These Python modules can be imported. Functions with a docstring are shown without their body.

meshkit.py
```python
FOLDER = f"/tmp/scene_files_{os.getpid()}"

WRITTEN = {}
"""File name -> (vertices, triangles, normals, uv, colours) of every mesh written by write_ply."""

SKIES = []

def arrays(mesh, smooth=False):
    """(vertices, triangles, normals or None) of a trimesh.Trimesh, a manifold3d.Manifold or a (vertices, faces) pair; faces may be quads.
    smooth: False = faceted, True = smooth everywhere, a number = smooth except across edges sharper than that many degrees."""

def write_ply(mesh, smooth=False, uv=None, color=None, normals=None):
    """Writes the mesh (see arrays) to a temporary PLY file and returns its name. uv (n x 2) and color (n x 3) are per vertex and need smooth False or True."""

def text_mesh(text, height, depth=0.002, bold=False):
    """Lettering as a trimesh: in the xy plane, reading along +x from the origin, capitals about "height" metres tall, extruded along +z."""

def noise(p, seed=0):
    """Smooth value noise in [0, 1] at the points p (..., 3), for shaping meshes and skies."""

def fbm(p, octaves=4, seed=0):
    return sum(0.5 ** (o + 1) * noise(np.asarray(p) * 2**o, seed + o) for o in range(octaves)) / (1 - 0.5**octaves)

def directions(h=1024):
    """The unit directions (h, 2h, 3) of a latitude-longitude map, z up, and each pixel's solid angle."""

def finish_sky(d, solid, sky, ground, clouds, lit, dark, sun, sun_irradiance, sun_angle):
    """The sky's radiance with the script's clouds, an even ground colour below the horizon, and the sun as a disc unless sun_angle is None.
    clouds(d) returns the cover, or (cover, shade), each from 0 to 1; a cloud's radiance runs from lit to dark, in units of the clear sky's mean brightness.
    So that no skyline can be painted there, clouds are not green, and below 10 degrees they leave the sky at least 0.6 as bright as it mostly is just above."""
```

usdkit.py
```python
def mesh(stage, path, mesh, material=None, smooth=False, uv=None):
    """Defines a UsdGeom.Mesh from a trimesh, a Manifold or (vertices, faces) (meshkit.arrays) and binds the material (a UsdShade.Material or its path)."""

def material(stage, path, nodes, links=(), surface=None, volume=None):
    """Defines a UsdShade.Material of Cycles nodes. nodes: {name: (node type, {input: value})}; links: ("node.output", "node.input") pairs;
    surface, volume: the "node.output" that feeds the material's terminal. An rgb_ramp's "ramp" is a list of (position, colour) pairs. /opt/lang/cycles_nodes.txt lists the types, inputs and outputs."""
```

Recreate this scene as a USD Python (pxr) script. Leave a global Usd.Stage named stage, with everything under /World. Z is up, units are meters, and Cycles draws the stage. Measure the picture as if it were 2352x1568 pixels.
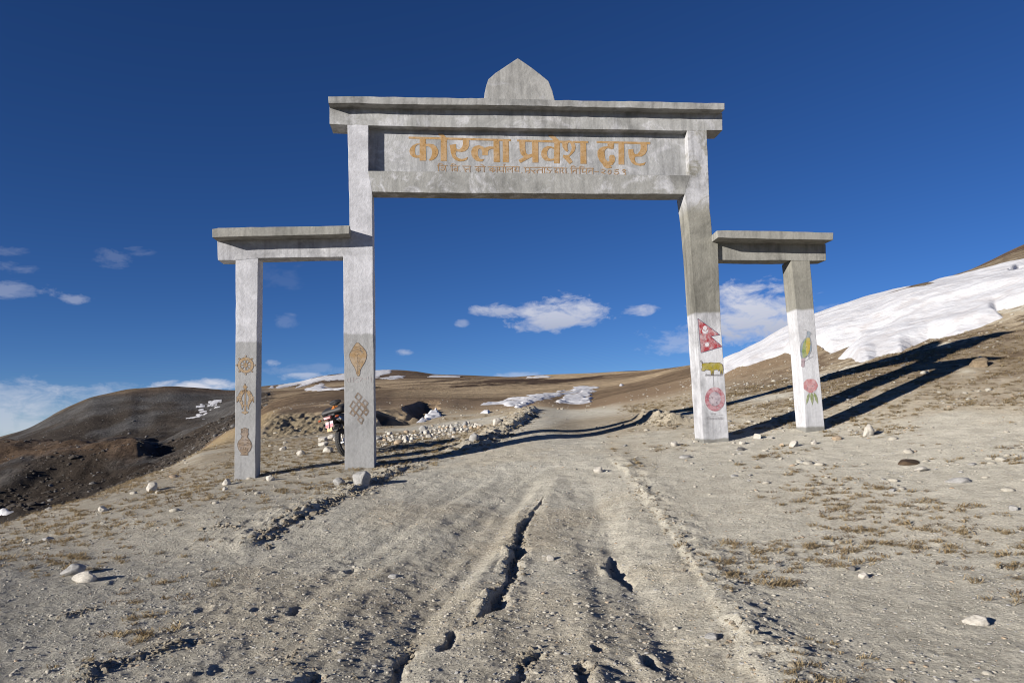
import math, random
import numpy as np, trimesh, shapely
from shapely.geometry import Polygon, LineString, Point, MultiPolygon
from shapely import affinity
from shapely.ops import unary_union
from scipy.interpolate import PchipInterpolator, RegularGridInterpolator
import usdkit, meshkit
from pxr import Usd, UsdGeom, UsdLux, UsdShade, Gf, Sdf, Vt

stage = Usd.Stage.CreateInMemory()
UsdGeom.SetStageUpAxis(stage, 'Z')
UsdGeom.SetStageMetersPerUnit(stage, 1.0)
UsdGeom.Xform.Define(stage, '/World')
UsdGeom.Scope.Define(stage, '/World/Looks')

# ---------------------------------------------------------------- camera
F, CX, CY = 1700.0, 1176.0, 784.0            # focal length and centre in units of a 2352 x 1568 picture
PITCH, ROLL = math.radians(6.5), 0.031
EYE = np.array([0.0, 0.0, 1.6])
FWD = np.array([0, math.cos(PITCH), math.sin(PITCH)])
UP0 = np.array([0, -math.sin(PITCH), math.cos(PITCH)])
R0 = np.array([1.0, 0, 0])
RGT = math.cos(ROLL) * R0 - math.sin(ROLL) * UP0
UPV = math.sin(ROLL) * R0 + math.cos(ROLL) * UP0
cam = UsdGeom.Camera.Define(stage, '/World/camera')
cam.CreateHorizontalApertureAttr(36.0)
cam.CreateVerticalApertureAttr(24.0)
cam.CreateFocalLengthAttr(36.0 * F / 2352)
cam.CreateClippingRangeAttr((0.05, 60000.0))
M = Gf.Matrix4d(*[*RGT, 0, *UPV, 0, *(-FWD), 0, *EYE, 1])
cam.AddTransformOp().Set(M)
cam.CreateExposureAttr(EXPOSURE := 0.8)

# ---------------------------------------------------------------- sky and sun
SUN = np.array([-0.3135, -0.241, 0.107]); SUN /= np.linalg.norm(SUN)
SUN_EL = math.asin(SUN[2]); SUN_ROT = math.atan2(SUN[0], SUN[1])


def ray(x, y):
    d = FWD + (x - CX) / F * RGT - (y - CY) / F * UPV
    return d / np.linalg.norm(d)


def sky():
    nodes = {'tc': ('texture_coordinate', {}),
             'sky': ('sky_texture', {'sky_type': 'single_scattering', 'sun_disc': False, 'sun_elevation': SUN_EL, 'sun_rotation': SUN_ROT,
                                     'altitude': 4600.0, 'air_density': SKY_AIR, 'aerosol_density': SKY_DUST, 'ozone_density': SKY_OZONE}),
             'xyz': ('separate_xyz', {}), 'az': ('math', {'math_type': 'arctan2'}), 'el': ('math', {'math_type': 'arcsine'}),
             'n1': ('noise_texture', {'scale': 26.0, 'detail': 9.0, 'roughness': 0.62, 'distortion': 0.35}),
             'map': ('mapping', {'scale': (1.0, 1.0, 2.2)}),
             'n2': ('noise_texture', {'scale': 60.0, 'detail': 6.0, 'roughness': 0.6})}
    links = [('tc.generated', 'xyz.vector'), ('xyz.x', 'az.value1'), ('xyz.y', 'az.value2'), ('xyz.z', 'el.value1'),
             ('tc.generated', 'map.vector'), ('map.vector', 'n1.vector'), ('map.vector', 'n2.vector')]

    def m(name, kind, a, b=None, c=None, clamp=False):
        inp = {'math_type': kind, 'use_clamp': clamp}
        for k, v in (('value1', a), ('value2', b), ('value3', c)):
            if v is None: continue
            if isinstance(v, str): links.append((v, f'{name}.{k}'))
            else: inp[k] = float(v)
        nodes[name] = ('math', inp)
        return name + '.value'

    # each cloud: centre in the picture's directions, half sizes (px), strength, raggedness, flat underside
    clouds = [(10, 952, 280, 72, 0.52, 0.8, 0), (300, 912, 140, 24, 0.4, 0.9, 0), (452, 886, 100, 15, 0.95, 0.8, 0), (705, 864, 60, 10, 0.5, 1, 0), (690, 848, 110, 13, 0.13, 1.2, 0),
              (1140, 714, 58, 19, 0.62, 1.0, 1), (1282, 730, 135, 50, 0.85, 0.75, 1), (1475, 712, 55, 13, 0.55, 1.0, 0), (1725, 735, 150, 84, 0.95, 0.7, 1),
              (1560, 780, 90, 40, 0.30, 1.2, 0), (1895, 715, 60, 22, 0.25, 1.3, 0), (25, 664, 80, 18, 0.26, 1.3, 0), (178, 685, 32, 11, 0.30, 1.2, 0), (20, 615, 40, 12, 0.16, 1.3, 0),
              (268, 600, 34, 26, 0.10, 1.7, 0), (310, 575, 30, 12, 0.10, 1.5, 0), (660, 735, 22, 18, 0.10, 1.6, 0), (925, 810, 22, 9, 0.4, 1.1, 0), (625, 833, 22, 9, 0.5, 1.0, 0),
              (1060, 742, 18, 9, 0.3, 1.2, 0), (640, 640, 60, 40, 0.04, 1.5, 0), (1190, 862, 60, 8, 0.35, 1.0, 0), (20, 575, 34, 9, 0.10, 1.5, 0)]
    cover, shade = None, None
    nz = m('nz', 'multiply_add', 'n1.fac', 2.0, -1.0)
    for i, (x, y, hx, hy, s, rag, flat) in enumerate(clouds):
        d = ray(x, y)
        a0, e0 = math.atan2(d[0], d[1]), math.asin(d[2])
        sa, se = hx / F, hy / F
        u = m(f'u{i}', 'multiply_add', 'az.value', 1 / sa, -a0 / sa)
        v = m(f'v{i}', 'multiply_add', 'el.value', 1 / se, -e0 / se)
        if flat:                                   # cumulus: the lower half falls off faster
            lo = m(f'lo{i}', 'minimum', v, 0.0)
            v = m(f'vf{i}', 'multiply_add', lo, 0.5, v)
        uu = m(f'uu{i}', 'multiply', u, u)
        r2 = m(f'r{i}', 'multiply_add', v, v, uu)
        k = m(f'k{i}', 'subtract', 1.0, r2)
        k = m(f'kn{i}', 'multiply_add', nz, 2.6 * rag, k)
        k = m(f'kc{i}', 'multiply', k, 0.8 if not flat else 1.0, clamp=True)
        inside = m(f'in{i}', 'multiply_add', r2, -0.45, 1.35, clamp=True)
        k = m(f'ki{i}', 'multiply', k, inside)
        k = m(f'ks{i}', 'multiply', k, s)
        cover = k if cover is None else m(f'mx{i}', 'maximum', cover, k)
        if flat:
            sh = m(f'sh{i}', 'multiply_add', v, -0.55, 0.35, clamp=True)
            sh = m(f'shk{i}', 'multiply', sh, k)
            shade = sh if shade is None else m(f'sm{i}', 'maximum', shade, sh)
    # a few clouds low over the rest of the horizon, outside the picture
    nodes['lit'] = ('mix_color', {'blend_type': 'mix', 'a': CLOUD_LIT, 'b': CLOUD_DARK})
    links.append((m('shade2', 'multiply', shade, 1.0, clamp=True), 'lit.fac'))
    nodes['grade'] = ('hsv', {'hue': 0.511, 'saturation': SKY_SAT, 'value': 1.0, 'fac': 1.0})
    links.append(('sky.color', 'grade.color'))
    nodes['out'] = ('mix_color', {'blend_type': 'mix'})
    links += [(cover, 'out.fac'), ('grade.color', 'out.a'), ('lit.result', 'out.b')]
    nodes['bg'] = ('background_shader', {'strength': SKY_STRENGTH})
    links.append(('out.result', 'bg.color'))
    return usdkit.material(stage, '/World/Looks/sky_look', nodes, links, surface='bg.background')


SKY_AIR, SKY_DUST, SKY_OZONE, SKY_SAT, SKY_STRENGTH = 1.0, 0.05, 4.0, 1.14, 0.051
CLOUD_LIT, CLOUD_DARK = (7.6, 7.8, 8.8), (3.8, 4.3, 5.8)
dome = UsdLux.DomeLight.Define(stage, '/World/sky')
UsdShade.MaterialBindingAPI.Apply(dome.GetPrim()).Bind(sky())
dome.GetPrim().SetCustomDataByKey('kind', 'structure')
sun = UsdLux.DistantLight.Define(stage, '/World/sun')
sun.CreateIntensityAttr(1.2); sun.CreateAngleAttr(0.53); sun.CreateColorAttr((1.0, 0.945, 0.87))
sun.GetPrim().CreateAttribute('inputs:normalize', Sdf.ValueTypeNames.Bool).Set(True)
zax = SUN; xax = np.cross([0, 0, 1], zax); xax /= np.linalg.norm(xax); yax = np.cross(zax, xax)
sun.AddTransformOp().Set(Gf.Matrix4d(*[*xax, 0, *yax, 0, *zax, 0, 0, 0, 50, 1]))

# ---------------------------------------------------------------- helpers
used = {}


def numbered(name, parent='/World'):
    k = (parent, name)
    n = used.get(k, -1) + 1
    used[k] = n
    return name if n == 0 else f'{name}_{n:03d}'


def path_of(p):
    return '/World' if p is None else (p if isinstance(p, str) else str(p.GetPath()))


def obj(name, mesh, mat, parent=None, smooth=False, uv=None, col=None):
    pp = path_of(parent)
    m = usdkit.mesh(stage, f'{pp}/{numbered(name, pp)}', mesh, mat, smooth=smooth, uv=uv)
    if col is not None:
        UsdGeom.PrimvarsAPI(m).CreatePrimvar('tint', Sdf.ValueTypeNames.Color3fArray, 'vertex').Set(Vt.Vec3fArray.FromNumpy(np.asarray(col, np.float32)))
    return m.GetPrim()


def tag(p, label=None, cat=None, group=None, kind=None):
    for k, v in (('label', label), ('category', cat), ('group', group), ('kind', kind)):
        if v: p.SetCustomDataByKey(k, v)
    return p


def thing(name, label, cat, loc=(0, 0, 0), group=None):
    x = UsdGeom.Xform.Define(stage, '/World/' + numbered(name))
    x.AddTranslateOp().Set(Gf.Vec3d(*map(float, loc)))
    return tag(x.GetPrim(), label, cat, group)


def mat(name, nodes, links=(), surface='p.BSDF'):
    return usdkit.material(stage, '/World/Looks/' + name, nodes, links, surface=surface)


def plain(name, color, rough=0.6, metal=0.0, var=0.12, scale=18.0, bump=0.0, **kw):
    c = np.array(color)
    nodes = {'g': ('geometry', {}), 'n': ('noise_texture', {'scale': scale, 'detail': 5.0, 'roughness': 0.6}),
             'r': ('rgb_ramp', {'ramp': [(0.3, tuple(c * (1 - var))), (0.7, tuple(np.minimum(c * (1 + var), 1)))]}),
             'p': ('principled_bsdf', {'roughness': rough, 'metallic': metal, **kw})}
    links = [('g.position', 'n.vector'), ('n.fac', 'r.fac'), ('r.color', 'p.base_color')]
    if bump:
        nodes['b'] = ('bump', {'strength': 1.0, 'distance': bump})
        links += [('n.fac', 'b.height'), ('b.normal', 'p.normal')]
    return mat(name, nodes, links)


def smoothstep(a, b, x):
    t = np.clip((x - a) / (b - a), 0, 1)
    return t * t * (3 - 2 * t)


def project(P):
    d = np.asarray(P) - EYE
    w = d @ FWD
    return CX + F * (d @ RGT) / w, CY - F * (d @ UPV) / w


def at_depth(x, y, Y):
    d = ray(x, y)
    return EYE + d * (Y / d[1])
# ---------------------------------------------------------------- terrain
# rows of ground control points, near to far: (picture x, picture y, distance ahead in metres)
ROWS = [
 [(-150, 1568, 5.4), (600, 1568, 5.0), (1176, 1568, 4.8), (1800, 1568, 4.6), (2500, 1568, 4.5)],
 [(-150, 1310, 9.6), (0, 1300, 9.5), (600, 1300, 9.0), (1176, 1300, 8.5), (1700, 1300, 7.9), (2352, 1300, 7.1), (2500, 1300, 7.0)],
 [(-150, 1250, 12.6), (0, 1228, 12.6), (300, 1180, 12.4), (540, 1158, 12.2), (860, 1150, 12.2), (1176, 1148, 12.4), (1640, 1092, 13), (2000, 1082, 12.4), (2352, 1080, 11.5), (2500, 1080, 11.3)],
 [(-150, 1245, 14.6), (0, 1205, 14.6), (200, 1155, 15), (400, 1122, 15.2), (570, 1100, 15.3), (828, 1077, 15.6), (1000, 1066, 15.8), (1230, 1046, 16), (1450, 1032, 16.2), (1634, 1017, 16.4), (1864, 990, 16.7), (2100, 950, 17), (2352, 905, 17.5), (2500, 880, 17.6)],
 [(-150, 1300, 20), (0, 1240, 20), (100, 1187, 20), (200, 1145, 19), (300, 1108, 21), (400, 1073, 23), (470, 1044, 24), (570, 1030, 24), (700, 1018, 23), (828, 1008, 23), (1000, 998, 23.5), (1230, 966, 24), (1340, 985, 22), (1480, 966, 21.5), (1632, 945, 22), (1864, 900, 22), (2100, 840, 23), (2352, 790, 23.5), (2500, 760, 24)],
 [(-150, 1400, 35), (0, 1300, 35), (200, 1190, 33), (300, 1118, 33), (400, 1066, 30), (470, 1031, 31), (540, 1012, 32), (620, 1004, 33), (700, 996, 33), (790, 986, 33), (860, 973, 33), (950, 968, 33), (1020, 962, 33), (1100, 953, 34), (1230, 935, 37), (1320, 948, 32), (1450, 930, 34), (1632, 893, 34), (1864, 848, 33), (1960, 815, 33), (2100, 778, 32), (2352, 702, 30), (2500, 660, 30)],
 [(-150, 1400, 60), (0, 1340, 60), (200, 1215, 55), (300, 1150, 50), (400, 1075, 40), (440, 1048, 37), (500, 1012, 38), (540, 988, 39), (600, 964, 40), (640, 945, 42), (700, 932, 45), (780, 926, 45), (870, 946, 40), (950, 944, 40), (1005, 940, 41), (1100, 940, 45), (1230, 931, 46), (1330, 936, 50), (1450, 914, 46), (1632, 872, 45), (1700, 840, 44), (1800, 800, 43), (1900, 762, 43), (2000, 733, 42), (2100, 700, 40), (2352, 648, 37), (2500, 610, 37)],
 [(-150, 1260, 110), (0, 1218, 110), (100, 1192, 112), (200, 1160, 112), (300, 1125, 110), (370, 1085, 100), (440, 1050, 90), (500, 1000, 85), (560, 978, 85), (620, 940, 80), (700, 924, 75), (780, 916, 75), (860, 912, 75), (1000, 908, 78), (1100, 902, 85), (1230, 901, 85), (1350, 893, 85), (1450, 882, 80), (1590, 846, 78), (1640, 838, 75), (1690, 813, 70), (1740, 795, 68), (1800, 762, 63), (1850, 737, 62), (1900, 716, 61), (2000, 685, 58), (2100, 656, 57), (2200, 637, 56), (2352, 606, 53), (2500, 580, 53)],
 [(-150, 1030, 170), (0, 1020, 170), (150, 1013, 170), (250, 1008, 172), (300, 1010, 172), (330, 1017, 170), (362, 1027, 168), (390, 1025, 166), (425, 1010, 165), (470, 986, 165), (540, 950, 165), (600, 920, 165), (680, 905, 160), (780, 897, 150), (860, 893, 150), (1000, 885, 160), (1230, 880, 170), (1350, 871, 170), (1450, 861, 160), (1590, 838, 150), (1640, 833, 140), (1690, 828, 130), (1740, 818, 120), (1800, 790, 112), (1900, 750, 105), (2100, 685, 97), (2170, 644, 95), (2200, 630, 95), (2280, 595, 93), (2352, 563, 92), (2500, 510, 92)],
 [(-150, 1070, 205), (0, 1036, 205), (150, 1028, 205), (250, 1020, 210), (300, 1012, 210), (340, 1008, 213), (380, 1004, 215), (430, 992, 215), (480, 975, 215), (540, 945, 215), (600, 914, 210), (680, 902, 200), (780, 893, 200), (860, 889, 210), (1000, 881, 230), (1230, 875, 250), (1350, 866, 250), (1450, 856, 240), (1590, 842, 220), (1740, 830, 200), (1900, 780, 170), (2170, 690, 140), (2352, 610, 135), (2500, 560, 135)],
 [(-150, 1040, 290), (-60, 1022, 290), (0, 1003, 290), (60, 985, 290), (100, 965, 295), (130, 947, 300), (170, 928, 300), (210, 912, 300), (250, 903, 305), (300, 893, 310), (345, 890, 318), (390, 887, 320), (450, 890, 330), (540, 896, 340), (600, 893, 340), (680, 893, 340), (780, 886, 350), (860, 880, 370), (1000, 873, 390), (1100, 869, 400), (1180, 866, 400), (1230, 862, 400), (1290, 859, 390), (1350, 857, 380), (1450, 852, 340), (1590, 850, 320), (1740, 850, 300), (1900, 800, 260), (2170, 730, 230), (2352, 660, 220), (2500, 600, 220)],
 [(-150, 1060, 640), (0, 1040, 640), (210, 960, 640), (390, 915, 640), (540, 905, 645), (600, 887, 650), (640, 883, 650), (690, 876, 650), (740, 863, 680), (800, 856, 700), (860, 851, 700), (900, 849, 700), (950, 852, 700), (1000, 859, 700), (1060, 861, 700), (1160, 865, 700), (1230, 868, 700), (1350, 868, 690), (1450, 862, 650), (1590, 860, 600), (1740, 870, 600), (1900, 850, 600), (2352, 760, 560), (2500, 720, 560)],
]
A_, LR_, G_ = [], [], []
for row in ROWS:
    P = np.array([at_depth(*p) for p in row])
    a = np.arctan2(P[:, 0], P[:, 1]); R = np.hypot(P[:, 0], P[:, 1])
    A_.append(a); LR_.append(np.log(R)); G_.append(P[:, 2] / R)
AMIN, AMAX = math.radians(-39.0), math.radians(39.0)

front = np.radians(np.linspace(-38, 38, 900))
back = np.radians(np.concatenate([np.linspace(-180, -60, 34)[:-1], np.linspace(-60, -38, 30)[:-1]]))
AZ = np.concatenate([back, front, -back[::-1]])
RR = np.concatenate([np.geomspace(0.35, 3.2, 22)[:-1], np.geomspace(3.2, 24, 560)[:-1], np.geomspace(24, 60, 190)[:-1], np.geomspace(60, 400, 240)[:-1], np.geomspace(400, 900, 60)[:-1], np.geomspace(900, 9000, 16)])
LRR = np.log(RR)
ac = np.clip(AZ, AMIN + 1e-3, AMAX - 1e-3)
lo, hi = max(a[0] for a in A_) + 1e-4, min(a[-1] for a in A_) - 1e-4
ac = np.clip(AZ, lo, hi)
LK = np.stack([PchipInterpolator(a, l)(ac) for a, l in zip(A_, LR_)])     # knots: log range
GK = np.stack([PchipInterpolator(a, g)(ac) for a, g in zip(A_, G_)])
# behind the camera: turn from the right edge round to the left edge
iL, iR = np.argmin(abs(AZ - lo)), np.argmin(abs(AZ - hi))
for j, a in enumerate(AZ):
    if lo <= a <= hi: continue
    w = (a - hi) / (2 * math.pi + lo - hi) if a > hi else (a + 2 * math.pi - hi) / (2 * math.pi + lo - hi)
    w = smoothstep(0.05, 0.5, w)
    LK[:, j] = LK[:, iR] * (1 - w) + LK[:, iL] * w
    GK[:, j] = GK[:, iR] * (1 - w) + GK[:, iL] * w
nk = LK.shape[0]
Z = np.zeros((len(AZ), len(RR)))
for j in range(len(AZ)):
    l = np.concatenate([[math.log(0.2), math.log(2.5)], LK[:, j], [math.log(1600), math.log(12000)]])
    g = np.concatenate([[0, 0], GK[:, j], [min(GK[-1, j] - 0.03, -0.01), -0.02]])
    Z[j] = PchipInterpolator(l, g)(LRR) * RR
XX = np.sin(AZ)[:, None] * RR[None]; YY = np.cos(AZ)[:, None] * RR[None]
RG = np.broadcast_to(RR[None], Z.shape)
P0 = np.stack([XX, YY, Z], -1)
base_z = RegularGridInterpolator((AZ, LRR), Z, bounds_error=False, fill_value=None)


def fb(sx, sy, octaves=4, seed=0, sz=0.0):
    """fractal noise over the ground plane, wavelengths sx, sy (metres), centred on 0"""
    q = np.stack([XX / sx, YY / sy, np.full_like(XX, sz)], -1)
    return meshkit.fbm(q, octaves, seed) - 0.5


def hit(x, y, rmin=3.0, rmax=1200.0, zi=None):
    """where the sight line of a picture point meets the ground"""
    d = ray(x, y)
    h = math.hypot(d[0], d[1]); a = math.atan2(d[0], d[1]); e = d[2] / h
    r = np.geomspace(rmin, rmax, 4000)
    f = (zi or base_z)(np.stack([np.full_like(r, a), np.log(r)], -1)) - (EYE[2] + e * r)
    k = np.argmax(f >= 0)
    if f[k] < 0 or k == 0: k = max(k, 1)
    t = f[k - 1] / (f[k - 1] - f[k] + 1e-12)
    rr = r[k - 1] + np.clip(t, 0, 1) * (r[k] - r[k - 1])
    return np.array([math.sin(a) * rr, math.cos(a) * rr, EYE[2] + e * rr])


PXX, PYY = project(P0)                       # where each ground point stands in the view, used to trace the outlines of zones
PXX = np.where(YY > 0.5, PXX, -9999); PYY = np.where(YY > 0.5, PYY, -9999)
# ragged outlines: wobble before testing a zone
wob1 = fb(3, 3, 4, 11); wob2 = fb(3, 3, 4, 12)


def zone(pts, y0, y1, soft=0.0, wobble=0.0):
    """1 inside an outline given in view coordinates, for ground between y0 and y1 metres ahead"""
    m = np.zeros(Z.shape)
    sel = (YY > y0) & (YY < y1)
    pg = Polygon(pts).buffer(0)
    x, y = PXX[sel] + wobble * wob1[sel] * 2, PYY[sel] + wobble * wob2[sel] * 0.6
    v = shapely.contains_xy(pg, x, y).astype(float)
    if soft:
        d = shapely.distance(shapely.points(x, y), pg.boundary)
        v = np.where(v > 0, 0.5 + 0.5 * np.clip(d / soft, 0, 1), 0.5 - 0.5 * np.clip(d / soft, 0, 1))
    m[sel] = v
    return m


def along(pts, reach):
    """for a track given by view points: distance to it, signed side (+ on the right of its direction), fraction along; only within reach"""
    w = np.array([hit(*p)[:2] for p in pts])
    x0, y0 = w.min(0) - reach; x1, y1 = w.max(0) + reach
    sel = np.nonzero((XX > x0) & (XX < x1) & (YY > y0) & (YY < y1))
    p = np.stack([XX[sel], YY[sel]], -1)
    best = np.full(len(p), 1e9); side = np.zeros(len(p)); s = np.zeros(len(p))
    seg = np.linalg.norm(np.diff(w, axis=0), axis=1); cum = np.concatenate([[0], np.cumsum(seg)])
    for k in range(len(w) - 1):
        a, b = w[k], w[k + 1]; ab = b - a
        t = np.clip(((p - a) @ ab) / (ab @ ab), 0, 1)
        q = p - a - t[:, None] * ab
        d = np.linalg.norm(q, axis=1)
        cr = ab[0] * (p[:, 1] - a[1]) - ab[1] * (p[:, 0] - a[0])
        u = d < best
        best[u] = d[u]; side[u] = -np.sign(cr[u]); s[u] = (cum[k] + t[u] * seg[k]) / cum[-1]
    keep = best < reach
    return (sel[0][keep], sel[1][keep]), best[keep] * side[keep], s[keep], cum[-1]


DZ = np.zeros_like(Z)
near = smoothstep(60, 22, RG) * smoothstep(1.2, 3, RG)
road = zone([(-900, 1800), (250, 1568), (560, 1262), (640, 1212), (740, 1160), (860, 1105), (1000, 1062), (1090, 1035), (1165, 985), (1222, 940), (1300, 925), (1420, 930), (1440, 950), (1400, 1000), (1390, 1040), (1440, 1080), (1500, 1160), (1570, 1250), (1650, 1385), (1760, 1568), (1950, 1900)], 0.5, 45, soft=16, wobble=10)
nA = fb(0.9, 0.9, 5, 1); nB = fb(0.23, 0.23, 4, 2); nC = fb(4, 4, 3, 3); nD = fb(0.08, 0.08, 3, 4)
DZ += near * (0.03 * nA + 0.06 * nC)
DZ += near * smoothstep(26, 14, RG) * (0.022 + 0.016 * road) * nB
DZ += smoothstep(14, 9, RG) * smoothstep(1.2, 3, RG) * 0.018 * nD

# wheel tracks fanning towards the camera
TRACKS = [([(1215, 1080), (1120, 1140), (1000, 1230), (870, 1350), (760, 1480), (690, 1620)], .035),
          ([(1185, 1080), (1060, 1160), (900, 1280), (760, 1400), (620, 1560)], .035),
          ([(1150, 1085), (1010, 1160), (840, 1270), (660, 1400), (470, 1560)], .03),
          ([(1240, 1085), (1170, 1180), (1090, 1290), (990, 1400), (930, 1490), (870, 1620)], .04),
          ([(1262, 1085), (1215, 1200), (1150, 1320), (1090, 1440), (1040, 1560)], .03),
          ([(1320, 1085), (1335, 1200), (1370, 1330), (1420, 1460), (1460, 1600)], .03),
          ([(1345, 1080), (1390, 1200), (1450, 1330), (1530, 1460), (1590, 1600)], .035),
          ([(1290, 1085), (1290, 1200), (1290, 1330), (1300, 1460), (1310, 1600)], .025)]
for i, (pts, amp) in enumerate(TRACKS):
    ix, d, s, L = along(pts, 0.7)
    wv = 0.35 + 1.6 * (meshkit.fbm(np.stack([s * L / 1.6, np.full_like(s, i * 7.3), s * 0], -1), 3, 40 + i) - 0.2)
    dd = d + 0.10 * (meshkit.fbm(np.stack([s * L / 0.7, np.full_like(s, i * 3.1), s * 0], -1), 2, 60 + i) - 0.5)
    prof = -np.exp(-(dd / 0.09) ** 2) + 0.55 * np.exp(-((np.abs(dd) - 0.2) / 0.08) ** 2)
    DZ[ix] += (.40 if i in (0, 2, 3, 6) else .22) * amp * prof * np.clip(wv, 0, 1.5) * smoothstep(0, 0.12, s)

# broad wheel lanes with a raised middle
for pts in ([(1225, 1075), (1130, 1180), (1010, 1320), (880, 1480), (800, 1600)], [(1330, 1075), (1375, 1200), (1440, 1340), (1520, 1480), (1580, 1600)]):
    ix, d, s, L = along(pts, 1.3)
    dd = d + .25 * (meshkit.fbm(np.stack([s * L / 2.0, s * 0, s * 0], -1), 2, 95) - .5)
    DZ[ix] += (-.050 * np.exp(-(dd / .30) ** 2) + .022 * np.exp(-((np.abs(dd) - .62) / .22) ** 2)) * smoothstep(0, .2, s)
# long shallow furrows pressed by tyres between the tracks
fur = meshkit.fbm(np.stack([(XX - .22 * YY) / .17, YY / 1.9, np.zeros_like(XX)], -1), 3, 91) - .5
DZ += road * smoothstep(18, 12, RG) * smoothstep(2, 4, RG) * .022 * fur * smoothstep(-.15, .1, n2b := fb(2.2, 3.5, 3, 92) + .06)
# the washed-out gully in the middle, the slot on its right, smaller ones in front
def gully(pts, depth, width, seed, lip=0.30, taper=(0.15, 0.12)):
    ix, d, s, L = along(pts, width * 2.5)
    q = np.stack([XX[ix] / 0.16, YY[ix] / 0.16, np.zeros(len(s))], -1)
    w = width * (0.55 + 0.9 * meshkit.fbm(np.stack([s * L / 0.5, np.full_like(s, seed * 1.7), s * 0], -1), 3, seed)) * smoothstep(0, taper[0], s) * smoothstep(1, 1 - taper[1], s) + 1e-4
    n = meshkit.fbm(q, 3, seed + 5) - 0.5
    n2_ = meshkit.fbm(q / 2.6 + 7.7, 3, seed + 9) - 0.5
    x = (d + 0.9 * width * n + 2.6 * width * n2_) / w                    # + towards the sunny side: a steep wall there, a gentler rise opposite
    k = np.clip(w / width, 0, 1) * (.35 + .65 * smoothstep(.32, .5, meshkit.fbm(np.stack([s * L / 0.45, np.full_like(s, seed * 5.1), s * 0], -1), 3, seed + 20)))
    DZ[ix] += -depth * smoothstep(1.0, 0.72, x) * smoothstep(-1.25, .25, x) * k + lip * depth * np.exp(-((x - 1.7) / 0.6) ** 2) * k * (0.8 + 3.0 * n)
    return ix


gully([(1266, 1112), (1250, 1148), (1224, 1180), (1206, 1212), (1192, 1240), (1192, 1266), (1184, 1300), (1176, 1335), (1146, 1375), (1110, 1405), (1086, 1436)], .115, .085, 3, taper=(.55, .1))
gully([(1398, 1258), (1412, 1285), (1428, 1312), (1452, 1348)], .10, .085, 9, taper=(.3, .3))
gully([(960, 1470), (930, 1500), (905, 1545), (880, 1600)], .045, .055, 14)
gully([(1250, 1490), (1215, 1520), (1195, 1570), (1190, 1620)], .055, .06, 21)
gully([(1330, 1520), (1345, 1550), (1340, 1600)], .05, .06, 22)
gully([(1045, 1440), (1030, 1470), (1010, 1490)], .045, .04, 23)
gully([(1480, 1500), (1500, 1520), (1520, 1530)], .07, .05, 24)
gully([(1370, 1480), (1385, 1497), (1400, 1500)], .05, .05, 25)
gully([(700, 1382), (685, 1392), (672, 1408)], .06, .05, 26)
gully([(812, 1302), (800, 1315)], .06, .05, 27, taper=(.3, .3))
gully([(740, 1540), (690, 1575), (660, 1600)], .05, .06, 29)
gully([(805, 1555), (790, 1590)], .05, .05, 30)
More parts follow.
